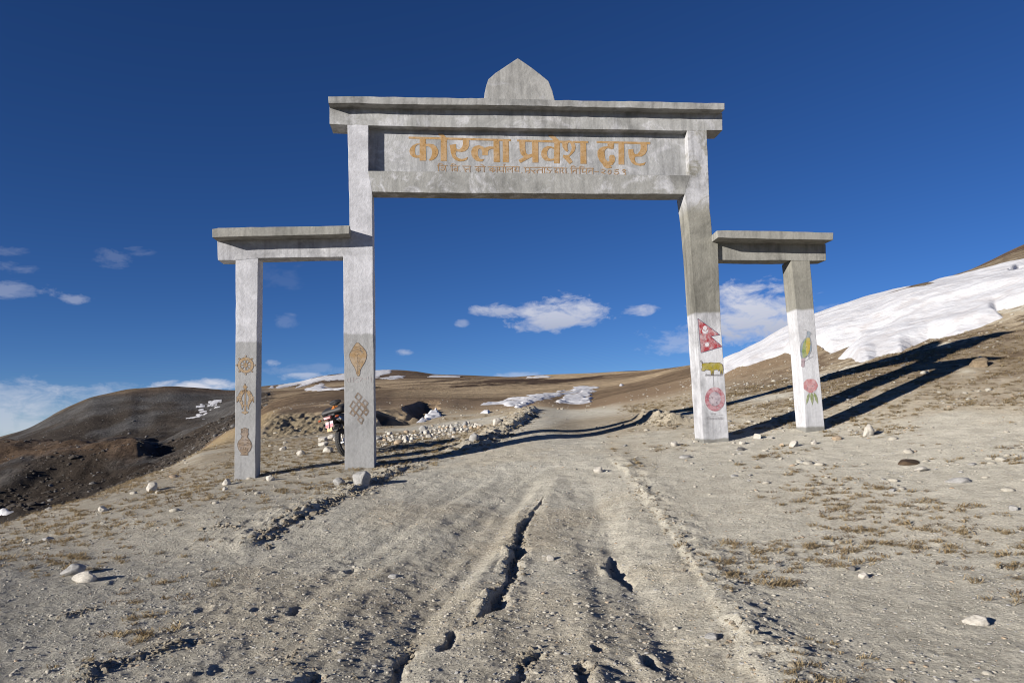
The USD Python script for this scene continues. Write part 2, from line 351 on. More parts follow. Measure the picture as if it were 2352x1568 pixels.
for i in range(34):                          # hoof and boot prints
    rg = np.random.default_rng(900 + i)
    x, y = rg.uniform(150, 1900), rg.uniform(1180, 1560)
    c = hit(x, y)[:2]; an = rg.uniform(0, 6.28)
    w = np.array([c, c + .14 * np.array([math.cos(an), math.sin(an)])])
    sel = np.nonzero((abs(XX - c[0]) < .4) & (abs(YY - c[1]) < .4))
    p = np.stack([XX[sel], YY[sel]], -1); ab = w[1] - w[0]
    t = np.clip(((p - w[0]) @ ab) / (ab @ ab), 0, 1)
    d = np.linalg.norm(p - w[0] - t[:, None] * ab, axis=1)
    r = rg.uniform(.03, .06)
    DZ[sel] += .34 * rg.uniform(.015, .045) * (-np.exp(-(d / r) ** 4) + .45 * np.exp(-((d - 1.5 * r) / (.4 * r)) ** 2))


def berm(pts, height, sharp, soft, seed, clod=0.5, reach=None):
    """a bank along a track: gentle on the left of its direction, steep on the right"""
    reach = reach or (soft * 2.2)
    ix, d, s, L = along(pts, reach)
    q = np.stack([XX[ix] / 0.2, YY[ix] / 0.2, np.zeros(len(s))], -1)
    n = meshkit.fbm(q, 4, seed) - 0.5
    h = .6 * height * (0.45 + 1.1 * meshkit.fbm(np.stack([s * L / 0.9, np.full_like(s, seed * 2.3), s * 0], -1), 3, seed + 1))
    dd = d + 0.35 * min(soft, .4) * n
    prof = np.where(dd < 0, np.exp(-(dd / soft) ** 2), np.exp(-(dd / sharp) ** 2))
    DZ[ix] += h * prof * (1 + clod * 2 * n) * smoothstep(0, .06, s) * smoothstep(1, .94, s)


berm([(1395, 1045), (1445, 1090), (1480, 1140), (1520, 1187), (1560, 1240), (1605, 1310), (1655, 1390), (1705, 1462), (1745, 1530), (1790, 1620)], .075, .06, .40, 31, clod=1.0)
berm([(935, 1072), (885, 1098), (845, 1115), (800, 1135), (740, 1160), (680, 1190), (640, 1210), (600, 1240), (545, 1270)][::-1], .10, .07, .6, 33, clod=1.2)
berm([(1230, 940), (1210, 958), (1190, 975), (1165, 987), (1140, 1004), (1112, 1024), (1080, 1042)][::-1], .24, .14, .9, 35, clod=1.0)
berm([(170, 1575), (240, 1525), (330, 1500), (440, 1475)], .06, .07, .3, 37, clod=1.0)
berm([(135, 1420), (170, 1408), (215, 1398)], .04, .06, .15, 38, clod=1.0)
berm([(470, 1215), (510, 1205), (555, 1210)], .05, .09, .25, 39, clod=1.0)
berm([(1478, 960), (1500, 965), (1545, 975)], .35, .3, .6, 41, clod=.8)
# the eroded bank on the left behind the gate: a fluted face
bank = zone([(606, 1006), (615, 958), (650, 950), (700, 948), (770, 962), (792, 985), (720, 998), (660, 1004)], 28, 46, soft=7, wobble=6)
DZ += bank * (.55 * (np.abs(fb(0.4, 2.4, 4, 51)) - 0.12) + .35 * fb(.4, .4, 3, 52))
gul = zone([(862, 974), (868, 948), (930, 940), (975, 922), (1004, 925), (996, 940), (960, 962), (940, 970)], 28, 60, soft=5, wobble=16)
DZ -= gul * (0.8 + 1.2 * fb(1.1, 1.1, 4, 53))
# larger relief far away
far = smoothstep(55, 130, RG)
dark = zone([(-400, 1500), (-400, 1040), (0, 1000), (210, 905), (390, 880), (545, 885), (600, 890), (625, 905), (600, 930), (560, 970), (470, 1040), (370, 1100), (-20, 1260)], 62, 520, soft=12, wobble=6)
DZ += far * dark * ((4.5 * (np.abs(fb(30, 46, 5, 71)) - 0.1) + 4.0 * (np.abs(fb(13, 30, 5, 77)) - .1)) * smoothstep(310, 240, RG) + 3.2 * fb(9, 9, 5, 72)) * smoothstep(310, 200, RG + 40 * (dark < .6))
DZ += far * (1 - dark) * smoothstep(420, 250, RG) * (0.9 * fb(26, 26, 4, 73) + 0.5 * fb(6, 6, 3, 74))
righthill = smoothstep(1500, 1800, PXX) * smoothstep(20, 34, RG) * (RG < 140)
DZ += righthill * smoothstep(58, 40, YY) * (0.26 * fb(1.6, 1.6, 5, 75) + 0.25 * fb(6, 6, 3, 76))

ZT = Z + DZ
surf_z = RegularGridInterpolator((AZ, LRR), ZT, bounds_error=False, fill_value=None)


def gz(x, y):
    x, y = np.asarray(x, float), np.asarray(y, float)
    return surf_z(np.stack([np.arctan2(x, y), np.log(np.hypot(x, y))], -1))


def on_ground(x, y, **k):
    return hit(x, y, zi=surf_z, **k)
# ---------------------------------------------------------------- ground colours (what the earth, grass and rock are, lit by nothing)
def lerp(a, b, w):
    return a * (1 - w[..., None]) + np.asarray(b) * w[..., None]


n1 = fb(1.6, 1.6, 5, 21); n2 = fb(7, 7, 4, 22); n3 = fb(0.35, 0.35, 4, 23); n4 = fb(28, 60, 5, 24); n5 = fb(14, 14, 5, 25); n6 = fb(60, 60, 4, 26)
COL = np.empty(Z.shape + (3,)); COL[:] = (.358, .338, .286)
COL = lerp(COL, (.385, .370, .322), smoothstep(-.15, .25, n1 + n2 * .6))            # greyer gravel
COL = lerp(COL, (.335, .302, .238), .8 * road * smoothstep(-.1, .2, n1))               # fine damp sand on the road
damp = road * smoothstep(-.02, .22, n2 * .8 + n1 * .5) * smoothstep(14, 8, RG)
COL = lerp(COL, (.225, .195, .150), .75 * damp)
grass = (1 - road) * smoothstep(-.16, .16, n2 + .8 * n1 + .12 * smoothstep(10, 22, RG) + .2 * smoothstep(22, 34, RG))
COL = lerp(COL, (.235, .180, .105), grass * (.22 + .40 * smoothstep(11, 26, RG)))
COL = lerp(COL, (.15, .10, .055), grass * smoothstep(.08, .25, n3) * .5 * smoothstep(14, 24, RG))
rh = smoothstep(1560, 1800, PXX) * smoothstep(19, 26, RG)
COL = lerp(COL, (.165, .132, .092), rh * .95 * smoothstep(-.25, .1, n1 + n2 + .05))
COL = lerp(COL, (.085, .062, .042), rh * .85 * smoothstep(.0, .16, n3 + .4 * n1))
# the plain beyond the crest of the road
pl = smoothstep(31, 46, RG) * (1 - smoothstep(1750, 1900, PXX) * .8)
tone = lerp(np.broadcast_to(np.array((.33, .255, .165)), COL.shape), (.17, .122, .078), smoothstep(-.10, .14, n4 + .4 * n5))
tone = lerp(tone, (.06, .040, .027), smoothstep(.07, .15, fb(34, 50, 5, 28) + .2 * n1) * smoothstep(60, 110, RG))
COL = lerp(COL, tone, pl * (1 - .65 * road))
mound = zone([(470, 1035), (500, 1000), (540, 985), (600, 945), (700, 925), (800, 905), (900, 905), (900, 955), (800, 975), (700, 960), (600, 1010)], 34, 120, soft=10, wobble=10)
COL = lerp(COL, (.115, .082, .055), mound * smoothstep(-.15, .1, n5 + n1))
ytop = zone([(440, 1050), (500, 1000), (545, 980), (600, 942), (640, 940), (600, 985), (560, 1010), (480, 1036)], 30, 60, soft=6)
COL = lerp(COL, (.27, .205, .115), ytop * .8)
COL = lerp(COL, (.195, .160, .105), bank * .85)
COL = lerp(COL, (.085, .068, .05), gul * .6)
# dark hill on the left
dk = dark * far
scree = lerp(np.broadcast_to(np.array((.092, .088, .084)), COL.shape), (.056, .046, .037), smoothstep(-.1, .15, n5))
scree = lerp(scree, (.044, .034, .026), smoothstep(.0, .16, fb(9, 9, 5, 27) + .5 * n6) * smoothstep(260, 150, RG))
spur = zone([(-400, 1040), (0, 1018), (150, 1010), (280, 1004), (345, 1030), (300, 1052), (150, 1052), (0, 1062), (-400, 1080)], 120, 190, soft=10, wobble=8)
scree = lerp(scree, (.125, .085, .055), spur * smoothstep(-.2, .1, n5 + .1))
crown = zone([(180, 905), (300, 880), (400, 875), (560, 885), (560, 905), (390, 900), (300, 908)], 260, 420, soft=6, wobble=5)
scree = lerp(scree, (.115, .082, .055), crown * .8)
valley = smoothstep(1060, 1180, PYY) * smoothstep(240, 120, RG)
scree = lerp(scree, (.052, .042, .033), valley * .7)
scree = scree * .95
COL = lerp(COL, scree, dk)
farh = smoothstep(380, 480, RG)
COL = lerp(COL, lerp(np.broadcast_to(np.array((.17, .125, .08)), COL.shape), (.09, .062, .042), smoothstep(-.1, .15, n6)), farh)
topr = zone([(2140, 665), (2190, 632), (2290, 585), (2400, 530), (2500, 500), (2500, 575), (2352, 585), (2250, 622)], 80, 140, soft=8, wobble=6)
COL = lerp(COL, (.085, .055, .036), topr * .85)
dmp = zone([(1240, 985), (1300, 965), (1420, 950), (1500, 960), (1440, 985), (1370, 1005), (1290, 1002)], 18, 45, soft=8, wobble=8)
COL = lerp(COL, (.20, .165, .115), dmp * .75)
# clods thrown up along the berms are darker, damp earth
COL = COL * (1 + .18 * n3[..., None] + .10 * n1[..., None])
COL = COL * (1 + .22 * smoothstep(60, 30, RG))[..., None]
COL = np.clip(COL * .95, .01, .9)

ground_mat = mat('ground_look', {
    'a': ('attribute', {'attribute': 'tint'}), 'g': ('geometry', {}),
    'n1': ('noise_texture', {'scale': 34.0, 'detail': 7.0, 'roughness': 0.68}),
    'n2': ('noise_texture', {'scale': 3.1, 'detail': 8.0, 'roughness': 0.65}),
    'v': ('voronoi_texture', {'scale': 46.0, 'randomness': 1.0}),
    'r': ('rgb_ramp', {'ramp': [(0.28, (.58, .56, .54)), (0.5, (1, 1, 1)), (0.72, (1.34, 1.34, 1.34))]}),
    'r2': ('rgb_ramp', {'ramp': [(0.32, (.80, .79, .77)), (0.68, (1.16, 1.15, 1.14))]}),
    'm': ('mix_color', {'blend_type': 'multiply', 'fac': 1.0, 'use_clamp': False}), 'm2': ('mix_color', {'blend_type': 'multiply', 'fac': 1.0}),
    'b1': ('bump', {'strength': 1.0, 'distance': 0.030}), 'b2': ('bump', {'strength': 0.7, 'distance': 0.14}),
    'p': ('principled_bsdf', {'roughness': 0.95, 'specular_ior_level': 0.15, 'diffuse_roughness': 0.6})},
    [('g.position', 'n1.vector'), ('g.position', 'n2.vector'), ('n1.fac', 'r.fac'), ('n2.fac', 'r2.fac'), ('a.color', 'm.a'), ('r.color', 'm.b'), ('m.result', 'm2.a'), ('r2.color', 'm2.b'),
     ('m2.result', 'p.base_color'), ('n2.fac', 'b2.height'), ('b2.normal', 'b1.normal'), ('n1.fac', 'b1.height'), ('b1.normal', 'p.normal')])
hill_mat = mat('hill_look', {
    'a': ('attribute', {'attribute': 'tint'}), 'g': ('geometry', {}),
    'n1': ('noise_texture', {'scale': 1.1, 'detail': 9.0, 'roughness': 0.72}), 'n2': ('noise_texture', {'scale': 0.11, 'detail': 9.0, 'roughness': 0.68}),
    'r': ('rgb_ramp', {'ramp': [(0.3, (.55, .54, .53)), (0.5, (1, 1, 1)), (0.7, (1.5, 1.5, 1.5))]}), 'r2': ('rgb_ramp', {'ramp': [(0.34, (.66, .64, .62)), (0.66, (1.32, 1.31, 1.30))]}),
    'm': ('mix_color', {'blend_type': 'multiply', 'fac': 1.0, 'use_clamp': False}), 'm2': ('mix_color', {'blend_type': 'multiply', 'fac': 1.0, 'use_clamp': False}),
    'b1': ('bump', {'strength': 1.0, 'distance': 0.5}), 'b2': ('bump', {'strength': 0.45, 'distance': 2.5}),
    'p': ('principled_bsdf', {'roughness': 0.95, 'specular_ior_level': 0.1, 'diffuse_roughness': 0.5})},
    [('g.position', 'n1.vector'), ('g.position', 'n2.vector'), ('n1.fac', 'r.fac'), ('n2.fac', 'r2.fac'), ('a.color', 'm.a'), ('r.color', 'm.b'), ('m.result', 'm2.a'), ('r2.color', 'm2.b'),
     ('m2.result', 'p.base_color'), ('n2.fac', 'b2.height'), ('b2.normal', 'b1.normal'), ('n1.fac', 'b1.height'), ('b1.normal', 'p.normal')])
snow_mat = mat('snow_look', {
    'g': ('geometry', {}), 'n': ('noise_texture', {'scale': 1.3, 'detail': 8.0, 'roughness': 0.6}), 'n2': ('noise_texture', {'scale': 9.0, 'detail': 5.0}),
    'r': ('rgb_ramp', {'ramp': [(0.3, (.50, .475, .465)), (0.55, (.59, .59, .60))]}), 'b': ('bump', {'strength': 0.5, 'distance': 0.02}), 'b2': ('bump', {'strength': .5, 'distance': .25}),
    'p': ('principled_bsdf', {'roughness': 0.75, 'specular_ior_level': 0.25})},
    [('g.position', 'n.vector'), ('g.position', 'n2.vector'), ('n.fac', 'r.fac'), ('r.color', 'p.base_color'), ('n.fac', 'b2.height'), ('b2.normal', 'b.normal'), ('n2.fac', 'b.height'), ('b.normal', 'p.normal')])

na, nr = Z.shape
idx = np.arange(na * nr).reshape(na, nr)
VERT = np.stack([XX, YY, ZT], -1).reshape(-1, 3)
CF = COL.reshape(-1, 3)
ia = np.concatenate([np.arange(na), [0]])
q0, q1 = ia[:-1], ia[1:]
# two triangles per cell, wound to face up (azimuth runs clockwise)
fa = np.stack([idx[q0][:, :-1], idx[q1][:, :-1], idx[q1][:, 1:]], -1)
fc = np.stack([idx[q0][:, :-1], idx[q1][:, 1:], idx[q0][:, 1:]], -1)
NRM = None


def grid_normals(V):
    n = np.zeros_like(V)
    for f in (fa.reshape(-1, 3), fc.reshape(-1, 3)):
        c = -np.cross(V[f[:, 1]] - V[f[:, 0]], V[f[:, 2]] - V[f[:, 0]])
        for k in range(3): np.add.at(n, f[:, k], c)
    return n / np.maximum(np.linalg.norm(n, axis=1, keepdims=True), 1e-12)


def sheet(name, cells, material, verts=None, col=None, lab=None):
    """the cells of the terrain grid picked by a mask, as one mesh"""
    f = np.concatenate([fa[cells], fc[cells]])[:, ::-1]
    u, inv = np.unique(f, return_inverse=True)
    V = VERT if verts is None else verts
    return obj(name, trimesh.Trimesh(V[u], inv.reshape(-1, 3), process=False), material, smooth=True, col=None if col is None else col[u])


def cellmask(m):
    mm = np.concatenate([m, m[:1]])
    return (mm[:-1, :-1] + mm[1:, :-1] + mm[:-1, 1:] + mm[1:, 1:]) / 4


rc = cellmask(road) > .5
rcell = cellmask(RG)
tag(sheet('dirt_road', rc, ground_mat, col=CF), kind='structure')
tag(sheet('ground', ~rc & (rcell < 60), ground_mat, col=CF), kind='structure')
tag(sheet('hills', ~rc & (rcell >= 60), hill_mat, col=CF), kind='structure')


def snow(name, pts, y0, y1, thick, lab, soft=14, wobble=8, lump=None, cut=.3, extra=None, lumps=(1.2, 4), relief=None, near_thick=False):
    pg = pts if isinstance(pts[0], list) else [pts]
    m = np.zeros(Z.shape)
    for p in pg: m = np.maximum(m, zone(p, y0, y1, soft=soft, wobble=wobble))
    if extra is not None: m = m * extra
    e = (m - .5) * 2
    h = thick * np.where(e > 0, 1 - (1 - np.clip(e, 0, 1)) ** 2.2, e * 1.6)
    s1, oc = lumps
    if near_thick: h = h * (.50 + .50 * smoothstep(56, 36, YY))
    h = h + (lump or thick * .5) * (fb(s1, s1 * .6, oc, 81) if relief is None else relief) * smoothstep(-.4, .5, e)
    V = VERT.copy(); V[:, 2] += h.reshape(-1)
    c = (cellmask(m) > cut)
    return tag(sheet(name, c, snow_mat, verts=V), lab, 'snow')


def Q(z, *pts):
    """zoom-window coordinates to picture coordinates: z = (x0, y0, scale) in the 3888 px photograph"""
    x0, y0, s = z
    return [((x0 + a / s) / 1.65306, (y0 + b / s) / 1.65306) for a, b in pts]


Z6 = (2600, 900, 1.826)
ragged = .55 + .45 * smoothstep(-.16, .0, fb(2.6, 1.3, 5, 85))
ragged_far = .60 + .40 * smoothstep(-.14, .02, fb(22, 10, 5, 86))
Z7 = (1700, 1380, 2.352); Z5W = (900, 1380, 2.94); Z9 = (0, 1400, 2.352)
bankpts = Q(Z6, (262, 960), (330, 915), (450, 890), (560, 845), (620, 828), (700, 800), (735, 812), (900, 785), (960, 772), (1030, 795), (1110, 765), (1215, 735), (1150, 780), (1060, 835), (1160, 838), (1205, 860), (1265, 852), (1330, 822),
            (1420, 808), (1500, 796), (1570, 750), (1700, 690), (1900, 670), (2050, 620), (2215, 545), (2150, 505), (2235, 492), (2352, 462), (2700, 420), (2700, 60), (2352, 150), (2100, 215), (1900, 270), (1780, 290), (1650, 335), (1520, 350), (1330, 395), (1100, 455), (900, 525), (700, 580), (560, 660), (490, 735), (380, 800), (262, 840))
hole = 1 - zone(Q(Z6, (2270, 265), (2310, 225), (2420, 205), (2420, 270), (2330, 275)), 25, 80, soft=6, wobble=5)
sa, ta = (XX - YY) / 1.4142, (XX + YY) / 1.4142          # along and across the bank
rolls = meshkit.fbm(np.stack([sa / 9.0 + 3, ta / 2.6, np.zeros_like(sa)], -1), 4, 83) - .5
flutes = meshkit.fbm(np.stack([sa / 1.1, ta / 3.2, np.zeros_like(sa)], -1), 3, 84) - .5
flow = 1.5 * rolls + .30 * flutes + .4 * (.2 - np.abs(fb(4.2, 4.2, 3, 88)))
DZ_keep = None
snow('snowbank', bankpts, 26, 84, .48, 'long thick white snowbank draped across the right hillside above the gate shadow', soft=22, wobble=9, lump=.40, extra=hole, relief=.9 * flow, near_thick=True)
snow('snow_patch', [Q(Z7, (300, 375), (360, 350), (450, 345), (560, 320), (700, 305), (860, 265), (960, 262), (1080, 245), (1130, 215), (1250, 200), (1365, 200), (1330, 215), (1240, 235), (1130, 262), (1040, 280), (930, 310), (800, 335), (740, 350), (700, 380), (640, 400), (590, 405), (640, 375), (540, 390), (470, 375), (400, 370)),
                    Q(Z7, (960, 355), (1000, 320), (1060, 290), (1150, 275), (1180, 245), (1300, 235), (1270, 265), (1260, 300), (1240, 345), (1160, 362), (1060, 352)), Q(Z7, (970, 245), (1000, 232), (1075, 228), (1060, 242)), Q(Z7, (710, 288), (760, 275), (800, 285), (760, 294))], 40, 140, .13,
     'broken white snow patch in the hollow just beyond the crest of the dirt road', soft=5, wobble=16, lump=.34, lumps=(.9, 5), cut=.4, extra=ragged)
snow('snow_patch', [Q(Z5W, (1940, 660), (1990, 615), (2050, 605), (2090, 625), (2100, 570), (2150, 510), (2215, 500), (2245, 540), (2280, 590), (2180, 615), (2090, 645), (2010, 655))], 30, 62, .10,
     'small grey-white snow drift lying in the dark eroded gully behind the stone heap', soft=4, wobble=9, lump=.22, lumps=(.6, 5))
snow('snow_patch', [Q(Z5W, (420, 272), (500, 235), (640, 205), (780, 170), (930, 145), (1060, 128), (1190, 112), (1350, 85), (1550, 66), (1730, 72), (1720, 110), (1620, 130), (1560, 160), (1190, 180), (1040, 190), (930, 190), (780, 240), (660, 275), (640, 270), (760, 220), (560, 262), (470, 275)),
                    Q(Z5W, (740, 300), (860, 250), (920, 225), (990, 220), (960, 250), (1030, 258), (960, 280), (1190, 275), (1350, 280), (1550, 275), (1630, 285), (1700, 330), (1580, 332), (1350, 310), (1190, 310), (900, 308)), Q(Z5W, (340, 270), (390, 245), (420, 262), (390, 278)),
                    Q(Z5W, (1560, 165), (1680, 150), (1800, 125), (1890, 140), (1850, 165), (1700, 180))], 150, 720, .25,
     'bright snow streaks across the farthest brown hill, behind the second gate post from the left', soft=3, wobble=8, lump=.8, lumps=(6, 5), cut=.45, extra=ragged_far)
snow('snow_patch', [Q(Z5W, (2090, 150), (2200, 128), (2352, 130), (2480, 140), (2680, 165), (2830, 185), (2600, 178), (2352, 172), (2130, 168))], 500, 740, .3, 'thin snow line along the far skyline right of the second gate post', soft=2.5, wobble=3, lump=.7, lumps=(7, 4), cut=.4, extra=ragged_far)
snow('snow_patch', [Q(Z7, (695, 128), (720, 118), (760, 122), (800, 112), (850, 106), (930, 118), (900, 125), (790, 130))], 230, 420, .5, 'tiny snow strip high on the brown slope under the white cloud', soft=2.5, wobble=2, lump=.4, lumps=(5, 3))
snow('snow_patch', [Q(Z7, (1530, 200), (1548, 178), (1570, 190), (1560, 202))], 60, 130, .14, 'lone small snow scrap on the brown slope left of the flag post', soft=2.5, wobble=2, lump=.1)
snow('snow_patch', [Q(Z7, (285, 442), (330, 430), (380, 428), (365, 447))], 34, 60, .12, 'small flat snow scrap on the dark earth mound left of the road crest', soft=2.5, wobble=3, lump=.1, lumps=(.5, 3))
snow('snow_patch', [Q(Z9, (1640, 440), (1680, 405), (1740, 390), (1770, 350), (1720, 330), (1800, 300), (1900, 270), (1950, 240), (1990, 290), (1940, 360), (1850, 400), (1800, 445), (1700, 462))], 190, 330, .12, 'speckled snow patch on the dark scree hill left of the outermost left post', soft=5, wobble=14, lump=.9, lumps=(1.8, 5), cut=.5, extra=.48 + .5 * smoothstep(-.02, .09, fb(2.4, 2.0, 5, 87)))
snow('snow_patch', [Q(Z9, (-60, 1360), (0, 1345), (60, 1338), (125, 1340), (60, 1360), (0, 1372), (-60, 1380))], 20, 130, .5, 'thin snow strip in the dark valley at the left edge below the crest', soft=3, wobble=2, lump=.2)
# ---------------------------------------------------------------- the gate
TH = math.radians(6.0)
GU = np.array([math.cos(TH), math.sin(TH), 0]); GN = np.array([-math.sin(TH), math.cos(TH), 0])
GO = at_depth(828, 1078, 15.55)
ZA = (1200, 200, 1.47); ZC = (780, 820, 1.4786); ZD = (2520, 820, 1.7043)


def uv(pts, w=0.0):
    """picture points to gate coordinates (along, up) on the upright plane w metres behind the gate's front"""
    out = []
    for x, y in pts:
        d = ray(x, y)
        t = ((GO - EYE) @ GN + w) / (d @ GN)
        p = EYE + d * t - GO
        out.append((p @ GU, p[2]))
    return out


def world(u, v, w):
    return GO + np.outer(np.ravel(u), GU) + np.outer(np.ravel(w), GN) + np.outer(np.ravel(v), [0, 0, 1])


def slab_mesh(poly, w0, w1, fine=.14, rough=.013, seed=0):
    """an upright slab of cast concrete: outline in gate coordinates, from w0 to w1 behind the front, edges a little uneven"""
    pg = poly if isinstance(poly, Polygon) else Polygon(poly)
    pg = pg.buffer(0)
    if pg.geom_type != 'Polygon': pg = max(pg.geoms, key=lambda g: g.area)
    m = trimesh.creation.extrude_polygon(pg, w1 - w0, engine='earcut')
    v = np.array(m.vertices); f = np.array(m.faces)
    v, f = trimesh.remesh.subdivide_to_size(v, f, fine, max_iter=12)
    m = trimesh.Trimesh(v, f, process=True)
    v = np.array(m.vertices)
    if rough:
        q = np.stack([v[:, 0], v[:, 1], v[:, 2] + w0], -1)
        d = np.stack([meshkit.fbm(q / .55 + s, 4, seed + 10 * s) - .5 for s in (1, 2, 3)], -1)
        v = v + d * rough * np.array([2.0, 2.0, .15])
    P = world(v[:, 0], v[:, 1], v[:, 2] + w0)
    m = trimesh.Trimesh(P, m.faces, process=False)
    if m.volume < 0: m.invert()
    return m


def paint_mesh(geom, w, thick=.003):
    """flat painted mark standing thick proud of the wall at w"""
    geoms = getattr(geom, 'geoms', [geom])
    parts = []
    for g in geoms:
        if g.geom_type != 'Polygon' or g.area < 1e-6: continue
        m = trimesh.creation.extrude_polygon(g, thick, engine='earcut')
        v = np.array(m.vertices)
        parts.append(trimesh.Trimesh(world(v[:, 0], v[:, 1], w - v[:, 2]), m.faces, process=False))
    m = trimesh.util.concatenate(parts)
    if m.volume < 0: m.invert()
    return m


def concrete(name, low, high, zs=None, white=0.0, wcol=(.66, .66, .69), band=None, top=None, stain=.25, wob=.10, streak=0.3):
    """cast concrete: two coats meeting at height zs, patchy whitewash, trowel marks and stains"""
    K = .84
    low, high, wcol = (tuple(K * c for c in v) for v in (low, high, wcol))
    nodes = {'g': ('geometry', {}), 'sep': ('separate_xyz', {}),
             'nb': ('noise_texture', {'scale': 1.1, 'detail': 6.0, 'roughness': .62, 'distortion': .6}),
             'nw': ('noise_texture', {'scale': 1.7, 'detail': 9.0, 'roughness': .68, 'distortion': 1.0}),
             'nf': ('noise_texture', {'scale': 16.0, 'detail': 7.0, 'roughness': .65}),
             'ms': ('mapping', {'scale': (7.0, 7.0, .55)}), 'ns': ('noise_texture', {'scale': 1.0, 'detail': 6.0, 'roughness': .6}),
             'stain': ('rgb_ramp', {'ramp': [(.30, (1 - stain * 1.5,) * 3), (.52, (1, 1, 1)), (.75, (1 + stain * .25,) * 3)]}),
             'fine': ('rgb_ramp', {'ramp': [(.3, (.88, .88, .87)), (.7, (1.08, 1.08, 1.08))]}),
             'str': ('rgb_ramp', {'ramp': [(.34, (1 - streak,) * 3), (.55, (1, 1, 1))]}),
             'p': ('principled_bsdf', {'roughness': .85, 'specular_ior_level': .2}), 'bev': ('bevel', {'radius': .018, 'samples': 4}),
             'b': ('bump', {'strength': .7, 'distance': .012}), 'b2': ('bump', {'strength': .5, 'distance': .05}),
             'mul': ('mix_color', {'blend_type': 'multiply', 'fac': 1.0}), 'mul2': ('mix_color', {'blend_type': 'multiply', 'fac': 1.0}), 'mul3': ('mix_color', {'blend_type': 'multiply', 'fac': 1.0})}
    links = [('g.position', 'sep.vector'), ('g.position', 'nb.vector'), ('g.position', 'nw.vector'), ('g.position', 'nf.vector'), ('g.position', 'ms.vector'), ('ms.vector', 'ns.vector'), ('nb.fac', 'stain.fac'), ('nf.fac', 'fine.fac'), ('ns.fac', 'str.fac'),
             ('bev.bevel', 'b2.normal'), ('nb.fac', 'b2.height'), ('b2.normal', 'b.normal'), ('nf.fac', 'b.height'), ('b.normal', 'p.normal')]
    if zs is not None:
        nodes['zw'] = ('math', {'math_type': 'multiply_add', 'value2': wob})
        nodes['zr'] = ('map_range', {'from_min': zs - .025 + wob / 2, 'from_max': zs + .025 + wob / 2, 'clamp': True})
        nodes['coat'] = ('mix_color', {'a': low, 'b': high})
        links += [('ns.fac', 'zw.value1'), ('sep.z', 'zw.value3'), ('zw.value', 'zr.value'), ('zr.result', 'coat.fac')]
        base = 'coat.result'
    else:
        nodes['coat'] = ('color', {'value': high}); base = 'coat.color'
    if white:
        nodes['wr'] = ('map_range', {'from_min': .62 - .3 * white, 'from_max': .72 - .3 * white, 'clamp': True})
        nodes['wm'] = ('mix_color', {'b': wcol})
        links += [('nw.fac', 'wr.value'), (base, 'wm.a')]
        if zs is not None:
            nodes['wz'] = ('math', {'math_type': 'multiply'}); links += [('wr.result', 'wz.value1'), ('zr.result', 'wz.value2'), ('wz.value', 'wm.fac')]
        else: links.append(('wr.result', 'wm.fac'))
        base = 'wm.result'
    if top is not None:                             # worn whitewash above a height
        nodes['tr'] = ('map_range', {'from_min': top - .15, 'from_max': top + .15, 'clamp': True}); nodes['tm'] = ('mix_color', {'b': (.42, .42, .435)})
        nodes['tw'] = ('map_range', {'from_min': .40, 'from_max': .52, 'clamp': True}); nodes['tz'] = ('math', {'math_type': 'multiply'})
        links += [('sep.z', 'tr.value'), ('nw.fac', 'tw.value'), ('tr.result', 'tz.value1'), ('tw.result', 'tz.value2'), ('tz.value', 'tm.fac'), (base, 'tm.a')]
        base = 'tm.result'
    if band is not None:                            # a bare strip at the foot of the post
        nodes['br'] = ('map_range', {'from_min': band + .02, 'from_max': band - .02, 'clamp': True}); nodes['bm'] = ('mix_color', {'b': (.225, .22, .20)})
        nodes['bz'] = ('math', {'math_type': 'multiply_add', 'value2': .12})
        links += [('nw.fac', 'bz.value1'), ('sep.z', 'bz.value3'), ('bz.value', 'br.value'), ('br.result', 'bm.fac'), (base, 'bm.a')]
        base = 'bm.result'
    links += [(base, 'mul.a'), ('stain.color', 'mul.b'), ('mul.result', 'mul2.a'), ('fine.color', 'mul2.b'), ('mul2.result', 'mul3.a'), ('str.color', 'mul3.b'), ('mul3.result', 'p.base_color')]
    return mat(name, nodes, links)


def zat(pt, w=0.0):
    return GO[2] + uv([pt], w)[0][1]


WASH, GREY, BARE = (.50, .50, .525), (.345, .345, .345), (.285, .275, .238)
gate = thing('gateway', 'grey concrete gateway with tall middle opening and two lower side wings, spanning the dirt road', 'gate', GO)
GP = path_of(gate)
# parts are built in world coordinates, so bring them into the gate's own frame
def gpart(name, mesh, material, parent=None, smooth=25):
    m = mesh.copy(); m.apply_translation(-GO)
    return obj(name, m, material, parent or gate, smooth=smooth)


left_mat = concrete('left_post_look', GREY, WASH, zs=zat(Q(ZC, (860, 660))[0]), white=.45, wcol=(.58, .58, .61), stain=.14, streak=.12)
outer_left_mat = concrete('outer_left_post_look', GREY, WASH, zs=zat(Q(ZC, (230, 705))[0]), white=.45, wcol=(.58, .58, .61), stain=.14, streak=.12)
right_mat = concrete('right_post_look', (.58, .58, .60), BARE, zs=zat(Q(ZD, (290, 625))[0]), stain=.30, streak=.3, wob=.06, band=zat(Q(ZD, (340, 1438))[0]) + .06, top=zat((1600, 474)))
outer_right_mat = concrete('outer_right_post_look', (.58, .58, .60), BARE, zs=zat(Q(ZD, (910, 605))[0], .08), stain=.22, streak=.25, wob=.10, band=zat(Q(ZD, (980, 1362))[0], .08) + .06)
beam_mat = concrete('beam_look', GREY, (.385, .385, .378), white=.34, wcol=(.52, .52, .535), stain=.28)
slab_mat = concrete('slab_look', GREY, (.36, .358, .345), white=.24, wcol=(.47, .47, .475), stain=.32)
panel_mat = concrete('panel_look', GREY, (.385, .387, .388), white=.36, wcol=(.51, .51, .53), stain=.18)
